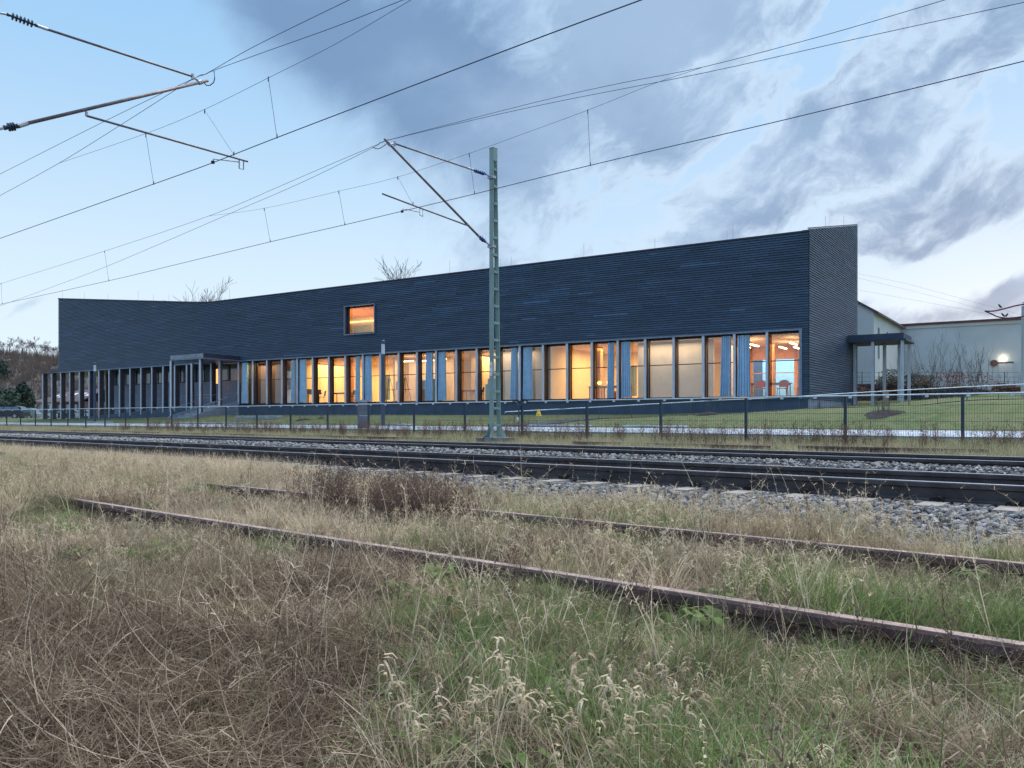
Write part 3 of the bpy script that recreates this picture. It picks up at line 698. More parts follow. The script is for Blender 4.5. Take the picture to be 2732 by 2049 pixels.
# fins and windows
FINS=[634,672,710,750,791,832,875,919,966,1012,1061,1110,1161,1215,1269,1325,1384,1446,1510,1576,1645,1718,1794,1873,1956,2043]
tf=[tF(x) for x in FINS]
for i,t in enumerate(tf):
    t=t-.05
    mb=MB(); mb.fb(FB,t-.055,t+.055,-.01,.045,ZS-.02,ZW-.05); o=mb.build('column',M['fin'],bd)
    mb=MB(); mb.fb(FB,t-.052,t+.052,.046,.33,ZS-.02,ZW-.05); mb.build('column_core',M['finside'],o)
GLW=.34
bay=[tf[0]]+tf[1:]+[tEnd+.03]
for i in range(len(bay)-1):
    a,c=bay[i+1],bay[i]     # a<c
    a+=.02; c-=.12
    mb=MB(); fr=.045
    mb.fb(FB,a,c,GLW-.03,GLW+.04,ZS-.02,ZS+.05); mb.fb(FB,a,c,GLW-.03,GLW+.04,ZW-.14,ZW-.03)
    mb.fb(FB,a,a+fr,GLW-.03,GLW+.04,ZS+.05,ZW-.14); mb.fb(FB,c-fr,c,GLW-.03,GLW+.04,ZS+.05,ZW-.14)
    mb.fb(FB,a+fr,c-fr,GLW-.035,GLW+.03,3.38,3.42)
    o=mb.build('window',M['frame'],bd)
    mb=MB(); mb.quad(FB(a+fr,GLW,ZS+.05),FB(c-fr,GLW,ZS+.05),FB(c-fr,GLW,ZW-.14),FB(a+fr,GLW,ZW-.14)); mb.build('pane',M['glass'],o,fix=False)
# upper window
mb=MB()
for q in((tw0-.06,tw1+.06,zw0-.07,zw0),(tw0-.06,tw1+.06,zw1,zw1+.05),(tw0-.06,tw0,zw0,zw1),(tw1,tw1+.06,zw0,zw1)): mb.fb(FB,q[0],q[1],-.10,.30,q[2],q[3])
o=mb.build('upper_window',M['flash'],bd)
MB().fb(FB,tw0,tw1,.22,.28,zw1-.08,zw1).fb(FB,tw0,tw1,.22,.28,zw0,zw0+.08).fb(FB,tw0,tw0+.07,.22,.28,zw0+.08,zw1-.08).fb(FB,tw1-.10,tw1,.22,.28,zw0+.08,zw1-.08).build('window_frame',M['finside'],o)
mb=MB(); mb.quad(FB(tw0+.07,.25,zw0+.08),FB(tw1-.1,.25,zw0+.08),FB(tw1-.1,.25,zw1-.08),FB(tw0+.07,.25,zw1-.08)); mb.build('pane',M['glass'],o,fix=False)
# ---------------- interior
DP=7.0
tl0,tl1=tF(672)+.05,tR+.35
mb=MB(); mb.fb(FB,tl1,tF(634)+2,.36,DP,1.45,ZF); mb.build('floor',M['roomfloor'],bd)
mb=MB(); mb.fb(FB,tl1,tF(634)+2,.36,DP,ZW-.10,ZW+.05); mb.build('ceiling',M['ceil'],bd)
# rear wall of the rooms: openings with a view out on the far side
mb=MB()
def seg(a,c,z0=ZF,z1=ZW-.1,w0=DP,w1=DP+.15): mb.fb(FB,a,c,w0,w1,z0,z1)
tb=lambda x: tF(x)
op=[(tf[7]-.3,tf[7]+.4),(tf[6]-.4,tf[6]+.3),(tf[5]-.5,tf[5]+.1),(tf[13]-.6,tf[13]+.5),(tf[12]-.4,tf[12]+.3),(tf[19]-.9,tf[19]-.1),(tf[18]-.9,tf[18]+.0)]
rgt0=tf[23]-.2
edges=sorted(op); cur=rgt0
for (a,c) in edges:
    seg(cur,a); mb.fb(FB,a,c,DP,DP+.15,3.9,ZW-.1); mb.fb(FB,a,c,DP,DP+.15,ZF,ZF+.35); cur=c
seg(cur,tF(634)+2)
mb.build('room_back_wall',M['roomwall'],bd)
mb=MB()
for (a,c) in edges: mb.fb(FB,a,c,DP+.05,DP+.1,ZF+.35,3.9)
mb.build('night_window',M['carglass'],bd)
# right room opens to a glazed wall behind: slim posts only
mb=MB()
for k in range(4):
    t=rgt0-.05-k*1.2; mb.fb(FB,t-.09,t+.09,DP,DP+.3,ZF,ZW-.1)
mb.fb(FB,tl1,rgt0,DP,DP+.2,3.95,ZW-.1); mb.fb(FB,tl1,rgt0,DP,DP+.1,ZF,ZF+.1); mb.fb(FB,tl1,rgt0,DP+.02,DP+.06,3.2,3.25); mb.build('rear_glazing_frame',M['orangewood'],bd)
# opening in rear outer wall is left out: added blue panel stands for sky
mb=MB(); mb.fb(FB,tl1,rgt0,9.6,9.8,ZF,ZW-.1); mb.build('sky_backdrop',mat('backdrop_sky_blue',(.42,.66,.80),.8,0,.08,2),bd)
# partitions across the building
def part(name,a,c,w0,w1,m,z0=ZF,z1=ZW-.1): MB().fb(FB,a,c,w0,w1,z0,z1).build(name,m,bd)
part('partition',tf[23]-.1,tf[23]+.05,3.2,DP,M['roomwall'])
part('partition',tf[17]-.25,tf[17]-.1,.5,DP,M['roomwall'])
part('partition',tf[12]-.9,tf[12]-.78,2.3,DP,M['roomwall'])
part('partition',tf[8]-.4,tf[8]-.25,2.6,DP,M['roomwall'])
part('partition',tf[3]+.25,tf[3]+.4,2.0,DP,M['roomwall'])
# screens close behind the glass (tan bays)
part('screen_wall',tf[23]-.05,tf[20]-.5,1.5,1.62,M['roomgrey'])
part('screen_wall',tf[17]-.1,tf[14]-.2,1.3,1.42,M['roomgrey'])
part('screen_wall',tf[11]+.0,tf[8]-.7,3.6,3.72,M['roomgrey'])
part('lobby_panel',tf[2]-.55,tf[0]+.2,1.2,1.3,M['woodwall'],ZF,4.45)
part('wall_column',tf[5]-.95,tf[5]-.7,2.6,2.9,M['orangewood']); part('wall_column',tf[6]-.95,tf[6]-.7,2.6,2.9,M['orangewood']); part('wall_column',tf[24]-.6,tf[24]-.4,4.6,4.9,M['orangewood']); part('wall_column',tf[18]-.9,tf[18]-.7,2.2,2.5,M['orangewood'])
# upstairs room behind the square window
mb=MB(); a,c=tw0-1.2,tw1+9.5
mb.fb(FB,a,c,7.9,8.1,ZW+.2,8.35); mb.fb(FB,a-.1,a,.35,8.1,ZW+.2,8.35); mb.fb(FB,c,c+.1,.35,8.1,ZW+.2,8.35); mb.build('upstairs_wall',M['roomwall'],bd)
mb=MB(); mb.fb(FB,a,c,.32,8.1,8.25,8.33); mb.build('upstairs_ceiling',M['ceil'],bd)
mb=MB()
for k in range(31): mb.fb(FB,a+.3+k*.4,a+.37+k*.4,.4,7.3,8.15,8.245)
mb.build('ceiling_slat',M['orangewood'],bd)
MB().fb(FB,a,c,7.80,7.88,7.99,8.03).build('light_cove',emis('cove_lit',(1,.66,.20),1.6),bd)
MB().fb(FB,onl(992,FD+7.86,NF).dot(DF),onl(945,FD+7.86,NF).dot(DF),7.84,7.89,ZW+.3,7.70).build('pin_board',mat('pale_green_board',(.42,.60,.58),.6,0,.08,2),bd)
# ceiling lamps and their light
def lamp(t,w_,L_,tt=False):
    z=4.32
    if tt: mb=MB().fb(FB,t-L_/2,t+L_/2,w_-.04,w_+.04,z,z+.05)
    else: mb=MB().fb(FB,t-.04,t+.04,w_-L_/2,w_+L_/2,z,z+.05)
    mb.build('ceiling_lamp',M['lamp_on'],bd)
for (t,w_,L_,q) in((tf[23]-1.2,3.0,1.3,False),(tf[24]-.3,2.4,1.3,False),(tf[24]-1.1,4.6,1.3,False),(tf[25]-.6,2.6,1.3,False),(tf[25]-.2,5.0,1.2,False),(tf[9]-.55,2.0,.9,True),(tf[10]-.55,2.2,.9,True),(tf[11]-.6,1.6,.8,True),(tf[13]-.6,3.2,.9,True)): lamp(t,w_,L_,q)
def roomlight(t,w_,sx_,sy_,p,c=(1,.63,.21),z=4.55):
    l=bpy.data.lights.new('room_light','AREA'); l.shape='RECTANGLE'; l.size=sx_; l.size_y=sy_; l.energy=p; l.color=c
    o=bpy.data.objects.new('room_light',l); COL.objects.link(o); o.location=FB(t,w_,z)
    o.rotation_euler=(0,0,math.atan2(DF.y,DF.x))
WARM=(1,.52,.17)
roomlight((tf[2]+tf[4])/2-.3,4.6,2.6,3,100); roomlight((tf[5]+tf[7])/2,4.6,3.4,3,95); roomlight((tf[9]+tf[10])/2-.3,2.2,3.4,2,50,(1,.62,.36))
roomlight((tf[12]+tf[13])/2-.2,4.6,2.2,3,100); roomlight((tf[14]+tf[16])/2,.85,3.4,.5,16,(1,.72,.5)); roomlight((tf[18]+tf[20])/2+.1,3.8,3.4,3.4,135)
roomlight((tf[21]+tf[22])/2,.9,3.4,.6,19,(1,.74,.5)); roomlight(tf[24]-.2,3.8,3.4,3.4,70,(1,.64,.36)); roomlight((tf[1]),.7,1.6,.5,22)
roomlight(tf[24]+.2,8.6,4,.8,60,(.62,.85,1),z=4.5)  # added bluish lamp, brightens the blue panel behind the rear glazing
roomlight((tw0+tw1)/2+4.2,4.2,5,5,95,(1,.62,.26),z=6.4)
bpy.data.objects[[o.name for o in bpy.data.objects if o.name.startswith('room_light')][-1]].rotation_euler=(math.pi,0,math.atan2(DF.y,DF.x))
# ---------------- left wing ground floor: recess, ramp, colonnade
RW=2.5
tl=tL(109)
mb=MB(); mb.fb(LB,-.2,tL(221),RW,RW+.25,.3,3.62); mb.fb(FB,tF(636)-.05,tK,RW,RW+.25,.3,3.62); mb.build('recessed_wall',M['greywall'],bd)
mb=MB(); mb.fb(LB,-.2,tL(221),RW+.03,RW+.2,3.62,ZW-.05); mb.fb(FB,tF(636)-.05,tK,RW+.03,RW+.2,3.62,ZW-.05); cs=mb.build('clerestory_glazing',M['carglass'],bd)
mb=MB()
for k in range(18): 
    t=-.2+k*1.03
    if t<tL(221): mb.fb(LB,t-.03,t+.03,RW-.02,RW+.03,3.62,ZW-.05)
mb.fb(LB,-.2,tL(221),RW-.03,RW+.03,3.58,3.64); mb.build('clerestory_mullion',M['frame'],cs)
mb=MB(); mb.fb(LB,-.5,tLend,.02,BK,ZW-.03,ZW+.03); mb.fb(FB,tF(640),tK+.3,.02,BK,ZW-.04,ZW+.02); mb.build('soffit',M['frame'],bd)
MB().fb(FB,tF(634)+.3,tF(634)+.5,.35,RW+.2,ZF,ZW-.05).build('return_wall',M['frame'],bd)
mb=MB(); mb.fb(LB,tLend-.05,tL(109),-.03,4.5,ZW-.05,ZW+.03); mb.fb(LB,tLend,tL(120),.4,3.2,ZW+.03,ZW+.32); mb.build('end_canopy',M['flashdark'],bd)
def rampz(t): return .78+(1.72-.78)*min(1,max(0,1-(t+ -0.0)/tL(184)))
cols=[113,137,161,185,211,237,263,290,318,346,375,404,434,465,497]
for x in cols:
    t=tL(x); zb=max(.6,rampz(t)-.25 if t<tL(184) else .6)
    o=MB().fb(LB,t-.05,t+.05,0,.06,zb,ZW-.05).build('column',M['fin'],bd); MB().fb(LB,t-.045,t+.045,.06,.42,zb,ZW-.05).build('column_core',M['finside'],o)
for x in(176,199):   # second row behind at the open end
    p=tL(x); o=MB().fb(LB,p-.05,p+.05,3.4,3.46,.6,ZW-.05).build('column',M['fin'],bd); MB().fb(LB,p-.045,p+.045,3.46,3.8,.6,ZW-.05).build('column_core',M['finside'],o)
x=562; t=tF(x); o=MB().fb(FB,t-.06,t+.06,0,.06,1.6,ZW-.05).build('column',M['fin'],bd); MB().fb(FB,t-.05,t+.05,.06,.42,1.6,ZW-.05).build('column_core',M['finside'],o)
mb=MB(); t0_,t1_=tL(184),0
mb.box8([LB(t1_,.02,.3),LB(t0_,.02,.3),LB(t0_,RW,.3),LB(t1_,RW,.3),LB(t1_,.02,1.72),LB(t0_,.02,.80),LB(t0_,RW,.80),LB(t1_,RW,1.72)]); mb.fb(FB,tF(634)+.35,tK+.05,.02,RW,.3,1.71); mb.build('ramp',M['plinth'],bd)
mb=MB()
for dz in(.62,.85):
    mb.tube([LB(tL(278),.55,rampz(tL(278))+dz),LB(.5,.55,1.66+dz),FB(tF(600),.55,1.70+dz)],.022,6)
for k in range(9):
    t=.6+k*1.6; mb.tube([LB(t,.55,rampz(t)-.05),LB(t,.55,rampz(t)+.85)],.018,6)
mb.build('ramp_handrail',M['galv'],bd)
# ---------------- entrance canopy and stair (left of the glazing)
tc0=tF(640); depth=2.95; wid=3.5
mb=MB(); mb.fb(FB,tc0,tc0+wid,-depth,0.3,ZW-.02,ZW+.05); mb.build('entrance_canopy',M['flash'],bd)
MB().fb(FB,tc0+.03,tc0+wid-.03,-depth+.03,-.03,ZW+.05,ZW+.33).build('canopy_fascia',M['flashdark'],bd)
MB().fb(FB,tc0+.02,tc0+wid-.02,-depth-.01,-depth+.028,ZW+.06,ZW+.32).build('canopy_front_panel',mat('pale_fascia',(.26,.30,.36),.7,0,.25,3),bd)
for (x,dd,zb) in((454.5,-depth+.15,.75),(532.5,-depth+.15,.75),(510,-.35,1.3),(584,-1.3,1.0)):
    # find t from picture column for that depth
    p=onl(x,FD+dd,NF); t=p.dot(DF); o=MB().fb(FB,t-.075,t+.075,dd,dd+.06,zb-.3,ZW-.02).build('column',M['fin'],bd); MB().fb(FB,t-.07,t+.07,dd+.06,dd+.22,zb-.3,ZW-.02).build('column_core',M['finside'],o)
tq=onl(577,FD+1.6,NF).dot(DF); MB().fb(FB,tq-.12,tq+.14,1.6,1.66,3.35,4.42).build('lit_panel',M['amber'],bd)
ns=7
tS0,tS1=tc0+.35,tc0+2.6
for k in range(ns):
    z0=.72+(1.74-.72)*k/ns; z1=.72+(1.74-.72)*(k+1)/ns; w0=-depth-.5+(depth+.3)*k/ns; w1=-.15
    MB().fb(FB,tS0,tS1,w0,w0+(depth+.3)/ns,z0-.5,z1).build('step',M['concrete'],bd)
MB().fb(FB,tS0-.2,tS1+.5,-.18,.35,.6,1.73).build('landing',M['concrete'],bd)
mb=MB()
for t in(tS0-.08,tS1+.08):
    mb.box8([FB(t-.07,-depth-.7,.50),FB(t+.07,-depth-.7,.50),FB(t+.07,0,.9),FB(t-.07,0,.9),FB(t-.07,-depth-.7,.92),FB(t+.07,-depth-.7,.92),FB(t+.07,0,2.0),FB(t-.07,0,2.0)])
mb.build('stair_cheek',M['greywall'],bd)
mb=MB()
for t in(tS0-.08,tS1+.08): mb.tube([FB(t,-depth-.7,1.35),FB(t,.1,2.5)],.02,6)
mb.build('stair_handrail',M['galv'],bd)
# ---------------- right canopy against the gable
Fc=lambda a,b_,z: Vector((GB(7.8,0,0).x-DF.x*a+GD.x*b_,GB(7.8,0,0).y-DF.y*a+GD.y*b_,z))
mb=MB(); mb.fb(Fc,0,2.75,-.02,2.8,ZW-.02,ZW+.06); mb.build('side_canopy',M['flashdark'],bd)
MB().fb(Fc,.0,2.62,.06,2.7,ZW+.06,ZW+.36).build('side_canopy_fascia',M['plinth'],bd)
for (a,b_) in((1.17,.1),(2.55,.1),(1.35,2.3),(2.05,2.45),(2.55,2.3),(.1,1.2)):
    p=Fc(a,b_,0); zg=H(p.x,p.y)-.2
    o=MB().fb(Fc,a-.07,a+.07,b_,b_+.06,zg,ZW-.02).build('column',M['fin'],bd); MB().fb(Fc,a-.065,a+.065,b_+.06,b_+.26,zg,ZW-.02).build('column_core',M['finside'],o)
# ---------------- curtains
def curtain(t0,t1,flare,label,seed):
    r=random.Random(seed); mb=MB(); n=46; zt,zb_=ZW-.12,ZS+.06; rows=8; G=[]
    amp=[.035+.02*r.random() for _ in range(6)]
    for j in range(rows+1):
        f=j/rows; z=zt+(zb_-zt)*f; row=[]
        for i in range(n+1):
            u=i/n; k=1+ .12*f*f
            t=(t0+t1)/2+((u-.5)*(t1-t0))*k+flare*f*f
            w_=.19+.085*math.sin(u*2*math.pi*5+seed+.5*math.sin(seed*3+u*9))*(.7+.35*f)+.016*math.sin(u*2*math.pi*13+seed*2+f*1.2)
            row.append(FB(t,w_-.02,z))
        G.append(row)
    for j in range(rows):
        for i in range(n): mb.quad(G[j][i],G[j][i+1],G[j+1][i+1],G[j+1][i])
    o=mb.build('curtain',M['curtain'],smooth=True,fix=False); 
    import bmesh
    bm=bmesh.new(); bm.from_mesh(o.data); bmesh.ops.remove_doubles(bm,verts=bm.verts,dist=1e-4); bm.to_mesh(o.data); bm.free()
    tag(o,label,'curtain','blue curtains tied at the columns')
def tw(x): return onl(x,FD+.25,NF).dot(DF)
cur=[(649,663,'narrow blue curtain right of the entrance canopy, leftmost of all'),
 (782,789,'blue curtain just left of the column with the grand piano behind'),(802,819,'wide blue curtain left of the black chair'),
 (952,963,'blue curtain above the grey pillar, left one of its pair'),(977,995,'blue curtain left of the tall lamp post, right one of its pair'),
 (1141,1158,'blue curtain in front of the teal board, left of its column'),(1173,1192,'blue curtain beside the bright orange opening left of the brown chair'),
 (1367,1382,'blue curtain left of its column, first pair right of the green mast'),(1397,1421,'blue curtain right of its column, first pair right of the green mast'),
 (1623,1641,'blue curtain right beside the table with yellow lamps'),(1661,1684,'blue curtain left of the pale grey room, beyond the yellow lamps'),
 (1927,1953,'blue curtain left of its column, in the rightmost pair'),(1970,2003,'blue curtain next to the red chairs, rightmost of all')]
for i,(a,c,lb) in enumerate(cur): curtain(tw(c),tw(a),.03*(1 if i%2 else -.3),lb,i)
# ---------------- furniture inside
def FBo(t,w_): return FB(t,w_,ZF)
def rot(loc,ang):
    c,s_=math.cos(ang),math.sin(ang)
    return lambda a,b_,z: Vector((loc[0]+a*c-b_*s_,loc[1]+a*s_+b_*c,loc[2]+z))
def chair(t,w_,ang,m,label,group,shell=True):
    loc=FBo(t,w_); o=thing('chair',label,'chair',loc,group); F=rot(loc,ang)
    st_=MB(); st_.fb(F,-.22,.22,-.21,.21,.43,.46); st_.build('seat',m,o)
    bk=MB()
    for k in range(6):
        a0=-.22+k*.44/6; a1=a0+.44/6; c0=.03*math.cos(a0*7); c1=.03*math.cos(a1*7)
        zz=.86-.10*abs((a0+a1)/2/.22)**3
        bk.box8([F(a0,.19+c0,.52),F(a1,.19+c1,.52),F(a1,.21+c1,.52),F(a0,.21+c0,.52),F(a0,.24+c0,zz),F(a1,.24+c1,zz),F(a1,.26+c1,zz),F(a0,.26+c0,zz)])
    bk.build('backrest',m,o)
    for sx_ in(-1,1):
        for sy_ in(-1,1): MB().tube([F(sx_*.19,sy_*.18,.44),F(sx_*.22,sy_*.22,0)],.012,6).build('leg',M['black'],o)
        MB().tube([F(sx_*.19,.19,.44),F(sx_*.18,.21,.56)],.012,5).build('back_support',M['black'],o)
def table(t,w_,ang,L_,W_,m,label,h=.73):
    loc=FBo(t,w_); o=thing('table',label,'table',loc,'tables in the lit rooms'); F=rot(loc,ang)
    MB().fb(F,-L_/2,L_/2,-W_/2,W_/2,h-.035,h).build('tabletop',m,o); MB().fb(F,-L_/2+.06,L_/2-.06,-W_/2+.06,W_/2-.06,h-.10,h-.036).build('apron',m,o)
    for sx_ in(-1,1):
        for sy_ in(-1,1): MB().fb(F,sx_*(L_/2-.09)-.025,sx_*(L_/2-.09)+.025,sy_*(W_/2-.09)-.025,sy_*(W_/2-.09)+.025,0,h-.036).build('leg',m,o)
def easel(t,w_,ang,label):
    loc=FBo(t,w_); o=thing('easel',label,'easel',loc,'easels in the studio'); F=rot(loc,ang)
    for sx_ in(-1,1): MB().tube([F(sx_*.32,-.15,0),F(sx_*.05,.08,1.55)],.016,6).build('leg',M['black'],o)
    MB().tube([F(0,.45,0),F(0,.1,1.5)],.016,6).build('leg',M['black'],o)
    MB().tube([F(0,.05,.6),F(0,.1,1.95)],.014,6).build('mast',M['black'],o); MB().fb(F,-.32,.32,-.10,-.02,.80,.84).build('tray',M['black'],o)
fa=math.atan2(DF.y,DF.x)
easel(tf[8]-.85,1.6,fa+.2,'dark easel seen left of the lamp post, beside the blue curtain')
easel(tf[9]-.75,1.6,fa,'tall dark easel in the bay right of the tall lamp post')
easel(tf[10]-.35,1.8,fa+.3,'dark easel left of the flower painted box')
easel(tf[10]-1.15,1.7,fa-.2,'dark easel right of the flower painted box')
o=thing('decorated_box','tall pale box with dark cut out flowers between two easels','box',FBo(tf[10]-.75,1.5)); F=rot(FBo(tf[10]-.75,1.5),fa)
MB().fb(F,-.28,.28,-.2,.2,0,.78).build('box_body',M['wood'],o)
mb=MB(); rr=random.Random(4)
for k in range(5):
    cx,cz=rr.uniform(-.2,.2),rr.uniform(.2,.68)
    for j in range(5):
        th=j*1.256+k; mb.fb(F,cx+.04*math.cos(th)-.018,cx+.04*math.cos(th)+.018,-.206,-.202,cz+.04*math.sin(th)-.018,cz+.04*math.sin(th)+.018)
mb.build('flower_pattern',M['black'],o)
for k,(t,w_,a,c,lb) in enumerate(((tf[9]-.7,3.4,1.1,.75,'pale blank paper sheet behind the tall easel'),(tf[10]-.72,1.35,.62,.55,'pale paper sheet standing on the flower painted box'),(tf[8]-.9,2.4,.5,.6,'pale sheet behind the easel left of the lamp post'))):
    o=MB().fb(FB,t-a/2,t+a/2,w_,w_+.015,ZF+.78,ZF+.78+c).build('paper_sheet',M['paper']); tag(o,lb,'paper sheet','paper sheets in the studio')
for (t,w_,a,z1,lb) in((tf[11]-.35,1.2,.8,3.15,'teal board leaning inside, left of the blue curtain pair'),(tf[14]-.45,1.0,.62,3.05,'tall teal board in the bay left of the green mast'),(tf[13]-1.25,1.4,.3,2.75,'narrow teal panel beside the brown chair')):
    o=MB().fb(FB,t-a/2,t+a/2,w_,w_+.03,ZF+.005,z1).build('teal_board',M['teal']); tag(o,lb,'board','teal boards in the rooms')
# piano, chairs, tables
loc=FBo(tf[3]-.75,1.6); o=thing('grand_piano','black grand piano with open lid in the yellow room left of the first curtain pair','piano',loc); F=rot(loc,fa)
MB().extrude(lambda a,b_,z:F(b_,z,a),[(-.6,-.7),(.6,-.7),(.6,.1),(.35,.6),(.05,.8),(-.3,.75),(-.6,.5)],.66,.98).build('case',M['black'],o)
for q in((-.5,-.55),(.5,-.55),(-.1,.55)): MB().tube([F(q[0],q[1],0),F(q[0],q[1],.66)],.045,8).build('leg',M['black'],o)
MB().fb(F,-.55,.55,-.86,-.70,.70,.76).build('keyboard',M['black'],o)
BG='black chairs in the yellow room'
chair(tf[4]-.95,1.3,fa+2.6,M['black'],'black chair right of the wide blue curtain',BG)
chair(tf[6]-.6,1.4,fa+2.0,M['black'],'black chair in front of the dark doorway, left of two',BG)
chair(tf[6]-1.05,1.3,fa+2.9,M['black'],'black chair in front of the dark doorway, right of two',BG)
table(tf[5]-.7,2.0,fa,1.5,.6,M['wood'],'light wooden table in the yellow room with thin columns')
chair(tf[13]-.75,1.3,fa+2.4,M['stalk'],'round backed brown chair left of the green mast','single brown chair')
table(tf[12]-.9,2.4,fa,1.3,.6,M['wood'],'small wooden table in the bright orange opening')
table(tf[19]-.8,1.5,fa,1.5,.65,M['wood'],'wooden table with yellow globe lamps beside the blue curtain')
for t,w_,lb in((tf[18]-1.2,1.5,'yellow globe table lamp, left of two'),(tf[19]-.35,1.4,'yellow globe table lamp, right of two')):
    loc=FB(t,w_,ZF+(.73 if t<tf[19] else .73)); o=thing('table_lamp',lb,'table lamp',loc,'yellow globe lamps')
    MB().lathe([(0,.07),(.02,.07),(.03,.015),(.09,.015)],loc,(0,0,1),10).build('lamp_base',M['wood'],o)
    MB().lathe([(.08,.02),(.10,.08),(.16,.12),(.22,.11),(.27,.05),(.28,.01)],loc,(0,0,1),12).build('lamp_shade',emis('lamp_globe_lit',(1,.62,.12),1.6) if 'lamp_globe_lit' not in bpy.data.materials else bpy.data.materials['lamp_globe_lit'],o,smooth=True)
table(tf[18]-1.0,1.6,fa,.9,.5,M['wood'],'small wooden table left of the lamp table')
o=MB().fb(FB,tf[19]-.75,tf[19]-.35,1.15,1.45,ZF+.005,ZF+.45).build('orange_box',M['redseat']); tag(o,'orange red storage box under the table with yellow lamps','box')
RG='red chairs in the right hand room'
table(tf[24]-1.0,2.4,fa,2.0,.8,M['wood'],'long wooden table between red chairs in the right hand room')
chair(tf[24]-.75,1.7,fa+math.pi,M['redseat'],'red chair left of the last column, at the long table',RG)
chair(tf[25]-.3,1.8,fa+math.pi,M['redseat'],'red chair right of the last column, at the long table',RG)
chair(tf[25]-1.1,2.1,fa+1.9,M['redseat'],'red chair nearest the dark corner of the building',RG)
# ================================================================ OUTDOOR OBJECTS
def colamp(x,D,ztop,zbot,label):
    p=onl(x,D); o=thing('lamp_post',label,'lamp post',(p.x,p.y,zbot),'column lights on the lawn'); q=Vector((p.x,p.y,0))
    h=ztop-zbot
    MB().lathe([(zbot-.2,.085),(ztop-.62,.085)],q,(0,0,1),14).build('post',M['postgrey'],o,smooth=False)
    MB().lathe([(ztop-.62,.078),(ztop-.18,.078)],q,(0,0,1),14).build('lamp_glass',M['lampglass'],o)
    MB().lathe([(ztop-.18,.085),(ztop-.03,.085),(ztop,.05)],q,(0,0,1),14).build('lamp_cap',M['postgrey'],o)
colamp(1022,23.9,zof(907,36),.50,'tall dark column light with glass ring, in front of the lit rooms')
colamp(253,24.5,zof(967,56.4),.50,'distant column light with pale top in front of the colonnade')
p=onl(967,21.9); zb=.35
o=thing('utility_pillar','grey square utility pillar with round reel, behind the fence','utility pillar',(p.x,p.y,zb)); F=rot((p.x,p.y,zb),.45)
ph=zof(1067,p.y)-zb
MB().fb(F,-.17,.17,-.14,.14,-.2,ph-.08).build('pillar_body',mat('pillar_grey',(.15,.155,.20),.7,0,.15,5),o)
MB().fb(F,-.20,.20,-.17,.17,ph-.08,ph).build('pillar_cap',M['concrete'],o); MB().fb(F,-.175,.175,-.146,-.142,.55,.565).build('pillar_seam',M['white'],o)
mb=MB(); n=16; pts=[]
for k in range(n+1):
    th=2*math.pi*k/n; pts.append(F(.28,-.02+.13*math.cos(th),ph*.62+.15*math.sin(th)))
mb.tube(pts,.02,6,cap=False); mb.tube([F(.17,-.02,ph*.62),F(.3,-.02,ph*.62)],.03,6); mb.tube([F(.28,.11,ph*.62),F(.28,-.15,ph*.62)],.012,5); mb.tube([F(.28,-.02,ph*.62+.15),F(.28,-.02,ph*.62-.15)],.012,5); mb.build('hose_reel',M['postgrey'],o)
# yellow marker
p=onl(1437,24.1); zt=zof(1091,p.y); zg=H(p.x,p.y)
o=thing('marker_post','yellow triangular marker hood on a short post behind the fence','marker post',(p.x,p.y,zg)); q=Vector((p.x,p.y,0))
MB().tube([q+Vector((0,0,zg-.1)),q+Vector((0,0,zt-.2))],.02,6).build('post',M['galv'],o)
MB().lathe([(zt-.27,.115),(zt-.25,.115),(zt-.10,.06),(zt,.02)],q,(0,0,1),8).build('marker_hood',M['yellow'],o)
# concrete bench and slabs
p0=onl(628,27); p1=onl(727,26.5)
def block(p0,p1,w_,z0,z1,name,label,cat,m,group=None):
    t=(p1-p0).normalized(); n_=Vector((-t.y,t.x)); mb=MB()
    F=lambda a,b_,z:Vector((p0.x+t.x*a+n_.x*b_,p0.y+t.y*a+n_.y*b_,z))
    L_=(p1-p0).length; mb.fb(F,0,L_,0,w_,z0,z1-.03); mb.box8([F(0,0,z1-.03),F(L_,0,z1-.03),F(L_,w_,z1-.03),F(0,w_,z1-.03),F(.03,.03,z1),F(L_-.03,.03,z1),F(L_-.03,w_-.03,z1),F(.03,w_-.03,z1)])
    return tag(mb.build(name,m),label,cat,group)
block(p0,p1,.6,.45,zof(1109,48),'concrete_bench','long low grey concrete bench on the lawn right of the entrance stair','bench',M['concrete'])
G_='pale stone slabs along the path'
for (xa,xb,D,lb) in((1028,1079,24.0,'short pale slab on the lawn edge at the foot of the tall lamp post'),(1660,1820,23.9,'long pale slab raised above the path, right of the yellow marker'),(1405,1560,24.0,'pale slab along the path directly right of the mast'),(225,282,24.0,'distant pale slab near the left column light'),(462,640,24.0,'long pale slab below the entrance stair')):
    block(onl(xa,D),onl(xb,D),.5,.3,.56,'stone_slab',lb,'stone slab',M['slab'],G_)
# low handrail along the asphalt path
hr=thing('path_handrail','low pale metal handrail climbing right along the asphalt path','handrail',(5.4,34,.8)); P=[]
for (x,y,Y) in((1348,1099,33.4),(1581,1087,34.0),(1755,1077,33.6),(1900,1069,33.1),(2120,1059,32.6),(2232,1051,32.1),(2410,1041,31.4),(2564,1033,30.8),(2732,1025,30.1),(2950,1014,29.3)):
    P.append(Vector((U(x)*Y,Y,zof(y,Y))))
MB().tube([P[0]-Vector((0.02,0,.06))]+P,.02,8).build('rail',M['conduit'],hr)
for i in range(len(P)-1):
    for f in(.1,.6):
        q=P[i]*(1-f)+P[i+1]*f; MB().tube([q,Vector((q.x,q.y,H(q.x,q.y)-.1))],.013,6).build('rail_post',M['fencewire'],hr)
